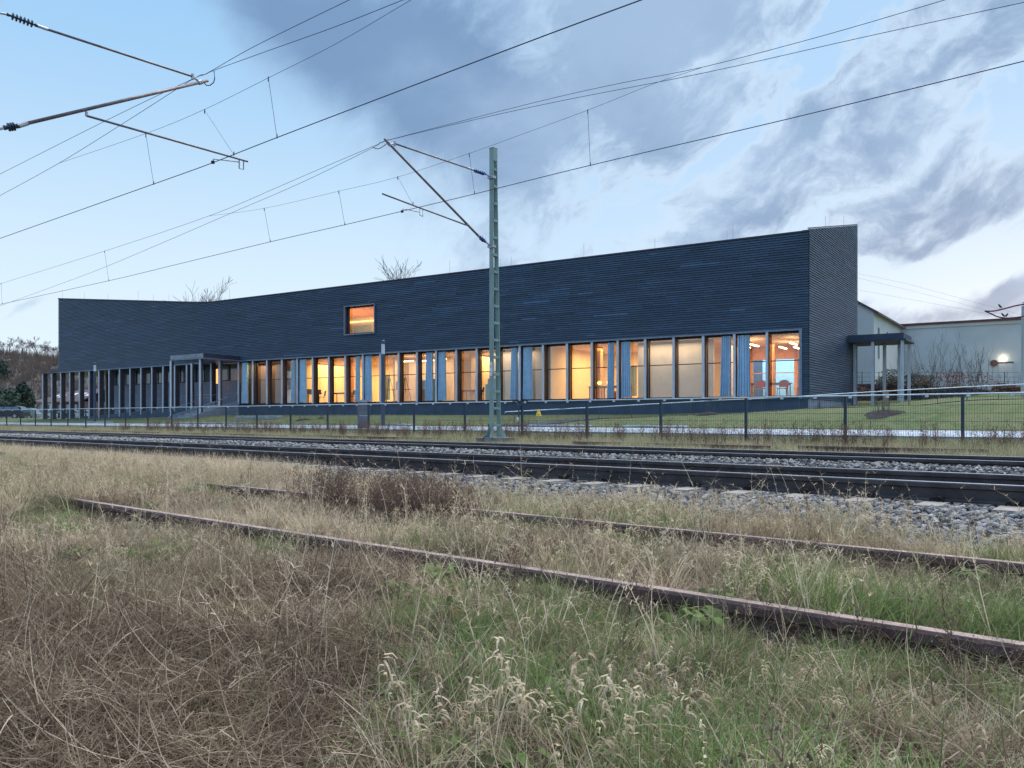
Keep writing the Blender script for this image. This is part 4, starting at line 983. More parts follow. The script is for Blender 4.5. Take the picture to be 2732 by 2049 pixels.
# ---------------- neighbouring buildings on the right
def at(x,Y): return Vector((U(x)*Y,Y))
HD=Vector((.561,.828)).normalized()
hc=at(2331,52); 
hs=thing('white_house','white rendered house with tiled gable roof behind the dark building','house',(hc.x,hc.y,2))
Fh=lambda a,b_,z: Vector((hc.x+DF.x*a+HD.x*b_,hc.y+DF.y*a+HD.y*b_,z))
eh=zof(831,52); wdt=9.0; rh=eh+2.9
mb=MB(); pr=[(0,1.4),(wdt,1.4),(wdt,eh),(wdt/2,rh),(0,eh)]
i=len(mb.v)
for b_ in(0,10.7):
    for q in pr: mb.v.append(tuple(Fh(q[0],b_,q[1])))
for j in range(5): mb.f.append((j,(j+1)%5,5+(j+1)%5,5+j)); mb.c.append(.5)
mb.f.append((0,1,2,3,4)); mb.f.append((9,8,7,6,5)); mb.c+=[.5,.5]; mb.build('wall',M['housewhite2'],hs)
mb=MB(); 
for sg in(0,1):
    a0,a1=(-.3,wdt/2) if sg==0 else (wdt+.3,wdt/2); z0=eh-.18; z1=rh
    mb.box8([Fh(a0,-.2,z0),Fh(a1,-.2,z1),Fh(a1,11,z1),Fh(a0,11,z0),Fh(a0,-.2,z0+.14),Fh(a1,-.2,z1+.14),Fh(a1,11,z1+.14),Fh(a0,11,z0+.14)])
mb.build('roof',M['rooftile'],hs)
for (b0,b1,z0,z1) in((1.4,1.9,eh-2.9,eh-.9),(4.6,5.0,eh-1.6,eh-.9),(5.9,6.3,eh-1.6,eh-.9),(7.2,7.6,eh-1.6,eh-.9)):
    o=MB().fb(Fh,-.03,.02,b0,b1,z0,z1).build('window',M['carglass'],hs)
MB().tube([Fh(-.12,10.2,2),Fh(-.12,10.2,eh-.3)],.06,8).build('downpipe',M['galv'],hs)
WDn=67.1
FW=lambda t,w_,z: Vector((NF.x*(WDn+w_)+DF.x*t,NF.y*(WDn+w_)+DF.y*t,z))
tW=lambda x: onl(x,WDn,NF).dot(DF)
wa=thing('white_hall','long flat roofed pale grey hall with one lit door on the right','building',FW(tW(2560),2,2))
zt0=zof(871,onl(2403,WDn,NF).y)
MB().fb(FW,tW(2900),tW(2395),0,12,1.5,zt0).build('wall',M['housewhite'],wa)
MB().fb(FW,tW(2905),tW(2392),-.25,12.2,zt0,zt0+.16).build('roof_edge',mat('red_brown_fascia',(.12,.05,.06),.6,0,.2,3),wa)
MB().fb(FW,tW(2905),tW(2392),-.12,.0,zt0-.22,zt0-.004).build('gutter',M['housewhite2'],wa)
dr=MB().fb(FW,tW(2702),tW(2664),-.05,.02,2.2,zof(968,57)).build('door',M['housewhite2'],wa)
MB().fb(FW,tW(2704),tW(2662),-.07,-.0,zof(968,57),zof(968,57)+.09).build('door_frame',M['flashdark'],dr)
pl_=FW(tW(2676),-.15,zof(955,57))
MB().lathe([(-.16,.08),(-.08,.13),(.08,.13),(.14,.08)],pl_,(0,0,1),10).build('wall_lamp',M['lamp_white'],wa)
l=bpy.data.lights.new('door_lamp','POINT'); l.energy=5; l.color=(1,.72,.42); l.shadow_soft_size=.2; o=bpy.data.objects.new('door_lamp',l); COL.objects.link(o); o.location=pl_+Vector((-.9,-1.3,.1))
MB().lathe([(0,.24),(.04,.24)],FW(tW(2652),-.05,zof(967,57)),(-NF.x,-NF.y,0),16).build('round_sign',M['brick'],wa)
# low retaining wall / brick wall
def wallstrip(name,label,m,pts,th,dz0):
    mb=MB()
    for (x0,Y0,y0),(x1,Y1,y1) in zip(pts,pts[1:]):
        a=at(x0,Y0);c=at(x1,Y1); t=(c-a).normalized(); n_=Vector((-t.y,t.x))*th
        za,zc=zof(y0,Y0),zof(y1,Y1)
        mb.box8([(a.x,a.y,dz0),(c.x,c.y,dz0),(c.x+n_.x,c.y+n_.y,dz0),(a.x+n_.x,a.y+n_.y,dz0),(a.x,a.y,za),(c.x,c.y,zc),(c.x+n_.x,c.y+n_.y,zc),(a.x+n_.x,a.y+n_.y,za)])
    return tag(mb.build(name,m),label,'wall','low walls behind the lawn')
wallstrip('brick_wall','low red brick wall seen under the side canopy',M['brick'],[(2265,49.5,1025),(2330,48.8,1024),(2350,48.5,1026)],.3,1.0)
wallstrip('retaining_wall','long dark low retaining wall behind the lawn, below the white hall',M['darkwall'],[(2268,47.5,1034),(2350,47,1030),(2440,46,1028),(2560,44.5,1033),(2640,43.5,1040)],.4,1.0)
# ---------------- street lamp / curved arms on the far right
q=at(2742,36); zg=H(q.x,q.y)
o=thing('curved_arm_mast','pale mast at right edge with two curved purple arms meeting in a point','mast',(q.x,q.y,zg)); Yq=36
MB().lathe([(zg-.3,.27),(zof(816,Yq),.24)],(q.x,q.y,0),(0,0,1),14).build('pole',M['housewhite'],o)
P=lambda x,y: Vector((U(x)*Yq,Yq-.32,zof(y,Yq)))
S2=lambda x,y:(2550+x*.08438,760+y*.08438)
def arm(pts,r,nm): MB().tube(crs([P(*S2(*p)) for p in pts],4),r,8).build(nm,M['purple'],o,smooth=True)
arm([(2400,620),(2100,640),(1800,680),(1400,780),(1100,850),(790,865)],.035,'upper_arm'); arm([(2400,1010),(2050,1020),(1700,1060),(1400,1075),(1170,1030),(1000,950),(800,868)],.028,'lower_arm')
MB().tube([P(*S2(1950,610)),P(*S2(2080,570)),P(*S2(2250,545)),P(*S2(2400,540))],[.01,.05,.06,.06],8).build('red_cap',mat('crimson_cap',(.30,.03,.06),.5),o)
def bird(x,y,fl,label):
    p=P(*S2(x,y))+Vector((0,0,.0)); mb=MB()
    mb.tube([p+Vector((-fl*.10,0,.02)),p+Vector((-fl*.06,0,.05)),p+Vector((0,0,.09)),p+Vector((fl*.045,0,.14)),p+Vector((fl*.05,0,.17)),p+Vector((fl*.075,0,.175)),p+Vector((fl*.10,0,.168))],[.008,.022,.042,.030,.024,.016,.003],8)
    mb.tube([p+Vector((.01,0,.06)),p+Vector((.01,0,.0))],.005,4); mb.tube([p+Vector((-.01,0,.06)),p+Vector((-.01,0,.0))],.005,4)
    tag(mb.build('perched_bird',M['bird'],smooth=True),label,'bird','birds on the curved arms')
bird(1265,775,-1,'small dark bird sitting on the upper curved arm'); bird(1360,1050,-1,'dark bird on the lower curved arm, left of two'); bird(1460,1060,1,'dark bird on the lower curved arm, right of two')
# ================================================================ FAR LEFT: hill, trees, houses, cars
def hillz(x,y,D,S):
    r=np.clip((y-170)/130,0,1); r=r*r*(3-2*r)
    fall=np.clip((x+40)/110,0,1); ht=23.5*(1-.72*fall)+1.2*np.sin(x*.05)+.8*np.sin(x*.13+1)
    return .2+r*ht+np.clip((y-300)/300,0,1)*1.0
xs=np.arange(-420,260,8.0); ys=np.concatenate([np.arange(150,320,7.0),[340,380,450]])
XX,YY=np.meshgrid(xs,ys,indexing='ij'); ZZ=hillz(XX,YY,0,0)
Vh=np.stack([XX,YY,ZZ],-1).reshape(-1,3); ny_=len(ys); Fh_=[(i*ny_+j,(i+1)*ny_+j,(i+1)*ny_+j+1,i*ny_+j+1) for i in range(len(xs)-1) for j in range(ny_-1)]
me=bpy.data.meshes.new('hill'); me.from_pydata(Vh.tolist(),[],Fh_); me.materials.append(mat('winter_hillside',(.13,.115,.12),.95,0,.3,.06,.9,.5,c2=(.22,.19,.16))); me.polygons.foreach_set('use_smooth',[True]*len(Fh_)); me.update()
ho=bpy.data.objects.new('hill',me); COL.objects.link(ho); tag(ho,kind='structure')
def HZf(x,y): return float(hillz(np.array([float(x)]),np.array([float(y)]),0,0)[0])
RMIN=.042; LVM=4
def branch(mbT,mbC,p,d,L_,r,lv,rr,spread=.55,sides=4,droop=0):
    n=3; pts=[p]; q=Vector(p); dd=Vector(d)
    for k in range(n):
        dd=(dd+Vector((rr.uniform(-1,1),rr.uniform(-1,1),rr.uniform(-.3,.6)-droop))*.16).normalized(); q=q+dd*L_/n; pts.append(q.copy())
    (mbT if lv<=0 else mbC).tube(pts,[max(r*(1-.18*k),RMIN) for k in range(n+1)],sides if lv<2 else 3,cap=False)
    if lv>=LVM : return
    nb=rr.choice([3,3,4]) if lv<3 else rr.choice([3,4])
    for k in range(nb):
        f=rr.uniform(.35,1.0) if k else 1.0
        i_=min(int(f*n),n-1); base=pts[i_].lerp(pts[i_+1],f*n-i_)
        a=rr.uniform(0,6.283); ax=dd.orthogonal().normalized(); ax.rotate(Matrix.Rotation(a,3,dd)); nd=(dd*1.0+ax*rr.uniform(spread*.6,spread*1.5)+Vector((0,0,.12))).normalized()
        branch(mbT,mbC,base,nd,L_*rr.uniform(.55,.78),r*.52,lv+1,rr,spread,sides,droop)
def baretree(name,label,x,y,z,h,seed,group,m1='bark',m2='twig',spread=.6,rk=.022,lv0=0):
    rr=random.Random(seed); o=thing(name,label,'tree',(x,y,z),group); t=MB();c=MB()
    branch(t,c,Vector((x,y,z-.2)),Vector((rr.uniform(-.08,.08),0,1)),h*.33,h*rk,lv0,rr,spread)
    t.v and t.build('trunk',M[m1],o,fix=False); c.build('crown',M[m2],o,fix=False); return o
TG='bare trees on the hill crest'
place=['at the left picture edge','second from the left edge','behind the gap between left edge trees','with a wide crown at left of the hill','in the middle of the crest','thin one in mid crest','taller one right of the middle','with twin look near the building','next to the building corner','half hidden by the building corner','beyond the left edge of the crest']
protos=[baretree('bare_tree','x',-100+i*4,280,10,10.5,40+i,TG,'twigfar','twigfar',.85,.020) for i in range(3)]
snap()
treex=[6,26,44,62,80,96,112,128,142,153,-14]
for i,x in enumerate(treex):
    Y_=292+(i*37)%9; px=U(x)*Y_; z=HZf(px,Y_)-.4
    o=protos[i] if i<3 else copy_tree(protos[i%3])
    o.location=(px,Y_,z); o.rotation_euler=(0,0,i*1.7); o.scale=[(.8+.28*((i*53)%7)/6)]*3
    o['label']='bare winter tree on the hill crest, '+place[i]
# evergreen shrubs at the foot
def leafcloud(cx,cy,cz,rx,ry,rz,n,size,seed,cone=0.0):
    rr=random.Random(seed); mb=MB()
    lumps=[(rr.uniform(-.6,.6),rr.uniform(-.6,.6),rr.uniform(-.7,.8),rr.uniform(.35,.6)) for _ in range(9)]
    for _ in range(n):
        l=rr.choice(lumps); v=Vector((rr.gauss(0,1),rr.gauss(0,1),rr.gauss(0,1))).normalized()*l[3]*rr.uniform(.7,1.05)
        q=Vector((l[0],l[1],l[2]))+v; k=1-cone*max(0,(q.z+1)/2)
        p=Vector((cx+q.x*rx*k,cy+q.y*ry*k,cz+q.z*rz)); a=Vector((rr.gauss(0,1),rr.gauss(0,1),rr.gauss(0,1))).normalized()*size*rr.uniform(.6,1.4); b_=a.orthogonal().normalized()*size*rr.uniform(.3,.6)
        mb.quad(p-a,p+b_,p+a,p-b_)
    return mb
def shrub(name,label,cat,x,y,z,rx,rz,m,seed,n=1800,size=.22,cone=0,group=None,h0=0.3):
    o=thing(name,label,cat,(x,y,z),group)
    leafcloud(x,y,z+rz*.95+h0,rx,rx,rz,n,size,seed,cone).build('crown',m,o,fix=False)
    MB().tube([(x,y,z-.2),(x+.05,y,z+rz*1.2)],[.12,.05],6).build('trunk',M['bark'],o); return o
EG='evergreen shrubs at the foot of the hill'
for (x,Y_,rx,rz,zc,m,lb,cn) in((30,128,3.4,2.3,0,'evergreen2','rounded dark green shrub beside the parked cars',0),(60,132,2.8,3.0,0,'evergreen','taller pointed dark conifer right of the rounded shrub',.6),(6,120,3.0,1.6,0,'evergreen','low dark hedge bush at the left edge above the black car',0),(4,235,3.2,2.4,0,'evergreen','small dark evergreen on the slope at the left edge',.3)):
    px=U(x)*Y_; shrub('evergreen_shrub','%s'%lb,'shrub',px,Y_,.3 if Y_<150 else HZf(px,Y_),rx,rz,M[m],int(x*7+99),2200,.30,cn,EG)
for i,(x,Y_,h) in enumerate(((98,150,7),(75,185,8),(120,190,8),(40,190,8),(140,170,7),(100,215,8),(20,210,8),(150,235,8))):
    px=U(x)*Y_; z=HZf(px,Y_); o=copy_tree(protos[i%3]); o.location=(px,Y_,z-.3); o.rotation_euler=(0,0,i*2.1); s_=h/11; o.scale=(s_*1.3,s_*1.3,s_)
    o['label']='brown bare tree low on the hillside, '+['above the small houses','left of the upper houses','behind the first colonnade posts','above the rounded shrub','beside the dark building edge','halfway up the slope','above the left evergreen','just under the crest near the building'][i]; o['group']='bare trees on the hillside'
def tinyhouse(x0,x1,Y_,yr,ye,label,m,seed):
    a=at(x0,Y_);c=at(x1,Y_-4); t=(c-a).normalized(); n_=Vector((-t.y,t.x)); L_=(c-a).length
    F=lambda p,b_,z:Vector((a.x+t.x*p+n_.x*b_,a.y+t.y*p+n_.y*b_,z)); ze=zof(ye,Y_); zr=zof(yr,Y_); z0=0.2
    o=thing('small_house',label,'house',(F(L_/2,4,z0)),'houses at the foot of the hill')
    MB().fb(F,0,L_,0,8,z0-.5,ze).build('wall',m,o)
    mb=MB(); mb.box8([F(-.4,-.4,ze-.15),F(L_+.4,-.4,ze-.15),F(L_+.4,4,zr),F(-.4,4,zr),F(-.4,-.4,ze),F(L_+.4,-.4,ze),F(L_+.4,4,zr+.15),F(-.4,4,zr+.15)]); mb.box8([F(-.4,4,zr),F(L_+.4,4,zr),F(L_+.4,8.4,ze-.15),F(-.4,8.4,ze-.15),F(-.4,4,zr+.15),F(L_+.4,4,zr+.15),F(L_+.4,8.4,ze),F(-.4,8.4,ze)])
    rf_=mb.build('roof',M['rooftile'],o)
    for f in(.25,.6,.85):
        k=.5; zz=ze+(zr-ze)*k
        mb=MB(); mb.box8([F(L_*f-.45,1.5,ze+(zr-ze)*.43+.03),F(L_*f+.45,1.5,ze+(zr-ze)*.43+.03),F(L_*f+.45,2.7,ze+(zr-ze)*.70+.03),F(L_*f-.45,2.7,ze+(zr-ze)*.70+.03),F(L_*f-.45,1.5,ze+(zr-ze)*.43+.12),F(L_*f+.45,1.5,ze+(zr-ze)*.43+.12),F(L_*f+.45,2.7,ze+(zr-ze)*.70+.12),F(L_*f-.45,2.7,ze+(zr-ze)*.70+.12)]); mb.build('skylight',M['white'],rf_)
    for f in(.18,.5,.8): 
        MB().fb(F,L_*f-.5,L_*f+.5,-.04,.05,ze-1.7,ze-.5).build('window',M['carglass'],o)
tinyhouse(108,150,150,1046,1074,'small house with brown roof and skylights seen between the left columns',M['housewhite2'],1)
tinyhouse(150,215,138,1040,1072,'house with broad brown roof seen between the columns nearer the recessed wall',M['brick'],2)
tinyhouse(88,112,165,1058,1072,'small low house left of the colonnade, mostly roof',M['housewhite2'],3)
# cars
def car(x,Y_,ang,paint,label,est=True):
    p=at(x,Y_); z0=H(p.x,p.y); o=thing('parked_car',label,'car',(p.x,p.y,z0),'cars parked beyond the fence'); F=rot((p.x,p.y,z0),ang)
    def prof(P_,hw,taper,m,name):
        mb=MB(); i=len(mb.v); n=len(P_)
        for side in(-1,1):
            for (a,z) in P_: mb.v.append(tuple(F(a,side*(hw-taper*max(0,z-.85)),z)))
        for j in range(n): mb.f.append((i+j,i+(j+1)%n,i+n+(j+1)%n,i+n+j)); mb.c.append(.5)
        mb.f.append(tuple(range(i,i+n))[::-1]); mb.f.append(tuple(range(i+n,i+2*n))); mb.c+=[.5,.5]; return mb.build(name,m,o)
    prof([(-2.25,.35),(-2.28,.75),(-2.15,.95),(-1.2,.98),(1.0,.93),(1.9,.80),(2.22,.62),(2.25,.35),(1.8,.24),(-1.9,.24)],.89,.0,paint,'body')
    prof([(-2.12,.95),(-1.85,1.38),(-1.3,1.46),(.0,1.46),(.35,1.40),(1.15,.93)],.84,.28,paint,'cabin')
    gl=MB()
    for side in(-1,1):
        for (a0,a1,b0,b1) in((-1.85,-1.1,-1.70,-1.1),(-1.02,-.2,-1.02,-.2),(-.12,.85,-.12,.30)):
            y0=side*(.84-.28*.14+.012); y1=side*(.84-.28*.50+.012); gl.quad(F(a0,y0,.99),F(a1,y0,.99),F(b1,y1,1.35),F(b0,y1,1.35))
    gl.quad(F(1.10,-.75,.98),F(1.10,.75,.98),F(.42,.66,1.38),F(.42,-.66,1.38)); gl.quad(F(-2.13,-.75,.99),F(-2.13,.75,.99),F(-1.88,.66,1.34),F(-1.88,-.66,1.34)); gl.build('windows',M['carglass'],o,fix=False)
    for sx_ in(-1.4,1.35):
        for sy_ in(-1,1):
            c_=F(sx_,sy_*.80,.32); ax=F(0,1,0)-F(0,0,0)
            w_=MB().lathe([(-.10,.28),(-.09,.32),(.09,.32),(.10,.28)],c_,ax,16).build('wheel',M['tyre'],o); MB().lathe([(-.11,.18),(.11,.18)],c_,ax,10).build('rim',M['galv'],w_)
    for sy_ in(-1,1): MB().fb(F,2.17,2.26,sy_*.68-.16,sy_*.68+.16,.60,.72).build('headlight',M['white'],o)
for (x,Y_,a,pt,lb) in((14,92,.12,'carblack','black estate car at the left picture edge, behind the first fence posts'),(50,100,.25,'carsilver','silver estate car with bright roof rail, right of the black car'),(100,112,.3,'carwhite','pale small car left of the first colonnade post'),(150,118,.2,'carblack','dark car seen low between the left columns'),(207,122,.2,'carwhite','white car behind the columns nearest the recessed wall')):
    car(x,Y_,a+math.pi,M[pt],lb)
# trees rising behind the roof
RMIN=.014; LVM=5
baretree('bare_tree','bare crown showing above the roof kink of the dark building',at(552,84).x,84,1.5,15.6,78,'bare trees behind the roof',spread=.62,rk=.012)
baretree('bare_tree','bare crown showing above the roof right of the square window',at(1066,74).x,74,1.5,16.2,77,'bare trees behind the roof',spread=.62,rk=.010)
# ---------------- shrubs on the right
def stickshrub(name,label,x,Y_,ytop,n,wd,seed,zg=None,m='bark',fan=.25,leafy=True,group=None,r0=.022):
    p=at(x,Y_); z=H(p.x,p.y) if zg is None else zg; h=zof(ytop,Y_)-z; rr=random.Random(seed); o=thing(name,label,'shrub',(p.x,p.y,z),group); mb=MB()
    for k in range(n):
        a=rr.uniform(0,6.28); l=h*rr.uniform(.5,1.0); b0=Vector((p.x+rr.uniform(-1,1)*wd*.35,p.y+rr.uniform(-1,1)*wd*.3,z)); d=Vector((math.cos(a)*fan*rr.uniform(.3,1.3),math.sin(a)*fan,1)).normalized()
        pts=[b0+d*l*f+Vector((rr.uniform(-1,1),rr.uniform(-1,1),0))*.05*l*f for f in(0,.35,.7,1)]; mb.tube(pts,[r0,r0*.8,r0*.5,r0*.25],3,cap=False)
        for j in range(5):
            f=rr.uniform(.35,.95); q=b0+d*l*f; e=q+Vector((rr.uniform(-.5,.5),rr.uniform(-.5,.5),rr.uniform(.3,1)))*l*.22; mb.tube([q,e],[r0*.4,r0*.2],3,cap=False)
    mb.build('stems',M[m],o,fix=False)
    if leafy:
        leafcloud(p.x,p.y,z+h*.22,wd*.8,wd*.5,h*.22,420,.075,seed).build('dead_leaves',M['leafbrown'],o,fix=False)
    return o
SG='bare shrubs in front of the white hall'
stickshrub('bare_shrub','tall bare multi stemmed shrub with brown leaves, directly right of the side canopy',2495,43.5,885,26,2.6,5,fan=.34,group=SG,m='twig',r0=.016)
stickshrub('bare_shrub','tall bare multi stemmed shrub left of the lit door',2590,42.5,905,24,2.0,6,fan=.30,group=SG,m='twig',r0=.016)
for i,(x,yt,lb) in enumerate(((2276,992,'russet hedge plant next to the building corner'),(2302,988,'russet hedge plant left of centre under the side canopy'),(2325,992,'russet hedge plant behind the front left canopy post'),(2362,985,'russet hedge plant right of the middle canopy posts'),(2385,955,'leggy russet plant with sparse leaves under the canopy'),(2545,980,'small russet plant between the two big shrubs'),(2672,982,'russet plant in front of the lit door, left one'),(2692,982,'russet plant in front of the lit door, right one'),(2712,992,'thin russet plant by the curved arm mast'))):
    stickshrub('hedge_plant',lb,x,45.5,yt,5,.7,30+i,fan=.2,group='young russet hedge plants',r0=.010)
shrub('evergreen_bush','low dark green bush behind the canopy posts','shrub',at(2392,46).x,46,zof(1045,46),1.1,.50,M['evergreen'],8,2600,.055,0,'green bushes behind the lawn',.2)
shrub('evergreen_bush','low dark green bush at the left foot of the tall bare shrub','shrub',at(2462,45.5).x,45.5,zof(1045,45.5),1.0,.42,M['evergreen'],9,2600,.055,0,'green bushes behind the lawn',.2)
# wire fence by the hedge
o=thing('wire_fence','thin wire fence along the russet hedge plants','fence',(at(2400,46).x,46,2))
for i,x in enumerate((2268,2300,2345,2400,2450,2500,2560,2620,2680)):
    p=at(x,46.5); MB().tube([(p.x,p.y,1.5),(p.x,p.y,zof(992,46.5))],.02,5).build('post',M['fencem'],o)
mb=MB()
for y in(994,1006,1018): mb.tube([(at(2262,46.5).x,46.5,zof(y,46.5)),(at(2720,46.5).x,46.5,zof(y,46.5))],.008,4)
mb.build('wire',M['fencewire'],o)
# sapling beds on the lawn
for (x,Y_,lb,w_) in((2352,25.5,'large dark mulch bed with twiggy sapling on the lawn below the side canopy',1.05),(1890,31,'small dark mulch bed with thin sapling below the corner room',.8),(2185,30,'tiny dark plant bed on the lawn right of the sapling',.35),(805,44,'small dark plant spot on the lawn right of the bench',.7),(858,44,'smallest dark plant spot on the lawn',.4)):
    p=at(x,Y_); z=H(p.x,p.y); o=thing('planting_bed',lb,'planting bed',(p.x,p.y,z),'mulch beds on the lawn'); rr=random.Random(x)
    mb=MB(); n=18; rings=[(1,0.0),(.75,.05),(.4,.10),(0.02,.12)]; i0=0
    for (k,h) in rings:
        for j in range(n):
            a=2*math.pi*j/n; rj=w_*.5*k*(1+.18*math.sin(3*a+x)+.1*rr.uniform(-1,1)); xx=p.x+rj*math.cos(a)*1.1; yy=p.y+rj*math.sin(a)*.9; mb.v.append((xx,yy,H(xx,yy)+.01+h*w_*1.1))
    for r_ in range(3):
        for j in range(n): mb.f.append((r_*n+j,r_*n+(j+1)%n,(r_+1)*n+(j+1)%n,(r_+1)*n+j)); mb.c.append(.5)
    mb.build('mulch',M['soil'],o,smooth=True)
    st=MB()
    for k in range(22 if w_>1 else 10):
        a=rr.uniform(0,6.28); rj=rr.uniform(0,w_*.3); b0=Vector((p.x+rj*math.cos(a),p.y+rj*math.sin(a),z)); hh=rr.uniform(.25,.75)*min(1.2,w_+.2); st.tube([b0,b0+Vector((rr.uniform(-.2,.2),rr.uniform(-.2,.2),1))*hh],[.008,.003],3,cap=False)
    st.build('twigs',M['twig'],o,fix=False)
# timber stake by the lawn
p=at(2366,33); MB_=MB().fb(rot((p.x,p.y,H(p.x,p.y)),0),-.05,.05,-.05,.05,-.1,zof(1041,33)-H(p.x,p.y)).build('wooden_stake',M['wood']); tag(MB_,'short pale wooden stake on the lawn right of the first canopy post','stake')
# ================================================================ SCATTER (uncountable stuff only)
MOSS=((205,3.95,.12,'yellow moss cushion at far left, below the rusty rail'),(520,3.45,.11,'yellow moss cushion left of centre'),(650,2.95,.15,'largest yellow moss cushion in the brown tangle'),(1215,2.75,.055,'small muted moss cushion in the green grass at centre'))
def vegmat(name,cols,green,rough=.8,trans=.34,gpos=0.0):
    m=bpy.data.materials.new(name); m.use_nodes=True; b=NB(m.node_tree)
    at_=b.n('ShaderNodeAttribute',attribute_name='tone').outputs['Fac']; hb=b.n('ShaderNodeAttribute',attribute_name='hgt').outputs['Fac']
    inf=b.n('ShaderNodeObjectInfo').outputs['Random']; pos=b.n('ShaderNodeNewGeometry').outputs['Position']
    t=b.m('FRACT',b.m('ADD',at_,b.m('MULTIPLY',inf,.37)))
    rp=b.n('ShaderNodeValToRGB',i_0=t); e=rp.color_ramp.elements
    e[0].position=0; e[0].color=(*cols[0],1); e[1].position=1; e[1].color=(*cols[-1],1)
    for k,c in enumerate(cols[1:-1]): q=e.new((k+1)/(len(cols)-1)); q.color=(*c,1)
    cc=rp.outputs[0]
    if gpos:
        nz=b.noise(pos,gpos,4,.6); gf=b.m('MULTIPLY',b.rng(nz,.55,.72),b.m('MULTIPLY_ADD',t,.5,.45)); cc=b.mix(gf,cc,green)
    pn=b.noise(pos,2.2,3,.5); vm=b.n('ShaderNodeVectorMath',operation='SCALE',i_0=cc); b.set(vm.inputs['Scale'],b.rng(pn,.3,.7,.80,1.10)); cc=vm.outputs[0]
    d=b.n('ShaderNodeBsdfDiffuse',i_0=cc); tr=b.n('ShaderNodeBsdfTranslucent',i_0=cc); mx=b.n('ShaderNodeMixShader',i_0=trans,i_1=d.outputs[0],i_2=tr.outputs[0]); b.n('ShaderNodeOutputMaterial',i_0=mx); return m
STR=[(.30,.22,.15),(.78,.64,.46),(.48,.37,.26),(.88,.77,.59),(.58,.46,.33),(.84,.71,.52),(.36,.27,.19)]
VM={'straw':vegmat('dry_straw',STR,(.13,.17,.06),gpos=.9),'green':vegmat('green_grass',[(.10,.16,.055),(.22,.31,.11),(.33,.39,.18),(.15,.21,.08)],(0,0,0)),
 'litter':vegmat('grey_brown_stems',[(.12,.085,.06),(.40,.31,.225),(.075,.05,.038),(.66,.55,.42),(.21,.15,.105),(.10,.07,.052),(.30,.22,.16)],(.20,.22,.09),gpos=.8),
 'fars':vegmat('verge_straw',[(.32,.28,.17),(.62,.56,.40),(.20,.24,.10),(.50,.46,.32)],(.12,.18,.07),gpos=.55),'dock':vegmat('dead_weed_stems',[(.09,.058,.052),(.17,.115,.10),(.26,.19,.15)],(0,0,0))}
class Blades:
    def __init__(s): s.v=[];s.f=[];s.t=[];s.h=[]
    def strip(s,pts,wd,side,tone):
        i=len(s.v); n=len(pts)
        for k,p in enumerate(pts):
            w_=wd[k] if isinstance(wd,(list,tuple)) else wd; s.v.append(tuple(p-side*w_)); s.v.append(tuple(p+side*w_)); s.h+=[k/(n-1)]*2
        for k in range(n-1): s.f.append((i+2*k,i+2*k+1,i+2*k+3,i+2*k+2)); s.t.append(tone)
    def blade(s,b,az_,lean,L_,w_,curl,tone,n=5,rr=None):
        d=Vector((math.cos(az_),math.sin(az_),0)); side=Vector((-d.y,d.x,0)); pts=[Vector(b)]; a=lean; p=Vector(b)
        tw_=rr.uniform(-.6,.6) if rr else 0; side=(side+d*tw_).normalized()
        for k in range(n):
            a+=curl/n*(1+ .6*k/n); p=p+(d*math.sin(a)+Vector((0,0,1))*math.cos(a))*(L_/n); 
            if p.z<0.0: p.z=0.003
            pts.append(p.copy())
        wd=[w_*(1-(k/n)**1.5)+.0002 for k in range(n+1)]; s.strip(pts,wd,side,tone); return pts
    def mesh(s,name,m):
        me=bpy.data.meshes.new(name); me.from_pydata(s.v,[],s.f); a=me.attributes.new('tone','FLOAT','FACE'); a.data.foreach_set('value',s.t)
        a=me.attributes.new('hgt','FLOAT','POINT'); a.data.foreach_set('value',s.h); me.materials.append(m); me.update(); return me
def variants(name,fn,n,m):
    c=bpy.data.collections.new(name)
    for i in range(n):
        B=Blades(); fn(B,random.Random(i*17+len(name))); o=bpy.data.objects.new('%s_%02d'%(name,i),B.mesh(name,m)); c.objects.link(o)
    return c
def v_dry(B,r):      # drooping winter grass tuft with curled tips
    for _ in range(30):
        a=r.uniform(0,6.28); q=r.uniform(0,.06); L_=r.uniform(.09,.26)
        B.blade((q*math.cos(a),q*math.sin(a),0),a+r.uniform(-.8,.8),r.uniform(.05,.55),L_,r.uniform(.0012,.0027),r.choice([r.uniform(.2,1.0),r.uniform(1.6,3.4)]),r.random(),6,r)
def v_seed(B,r):     # stiffer stems with hooked, shaggy heads
    for _ in range(16):
        a=r.uniform(0,6.28); q=r.uniform(0,.09); L_=r.uniform(.14,.30); t=r.uniform(.3,1)
        p=B.blade((q*math.cos(a),q*math.sin(a),0),a+r.uniform(-1,1),r.uniform(.0,.22),L_,.0011,r.uniform(.1,.5),t,4,r)
        e=p[-1]
        for _k in range(7):
            a2=r.uniform(0,6.28); b_=e-Vector((0,0,r.uniform(0,.05))); B.blade(b_,a2,r.uniform(.6,1.6),r.uniform(.018,.05),.0026,r.uniform(1,2.4),min(.99,t*.5+.45),3,r)
def v_green(B,r):
    for _ in range(40):
        a=r.uniform(0,6.28); q=r.uniform(0,.055); B.blade((q*math.cos(a),q*math.sin(a),0),a+r.uniform(-.6,.6),r.uniform(.05,.7),r.uniform(.06,.20),r.uniform(.0012,.0024),r.uniform(.2,1.2),r.random(),5,r)
def v_mat(B,r):      # flattened tangle of stems
    for _ in range(44):
        a=r.uniform(0,6.28); q=r.uniform(0,.17); h=r.uniform(.0,.11); L_=r.uniform(.08,.30)
        B.blade((q*math.cos(a*3),q*math.sin(a*3),h),a,r.uniform(1.15,1.75),L_,r.uniform(.0006,.0014),r.choice([r.uniform(-.9,.7),r.uniform(.6,2.4)]),r.random(),6,r)
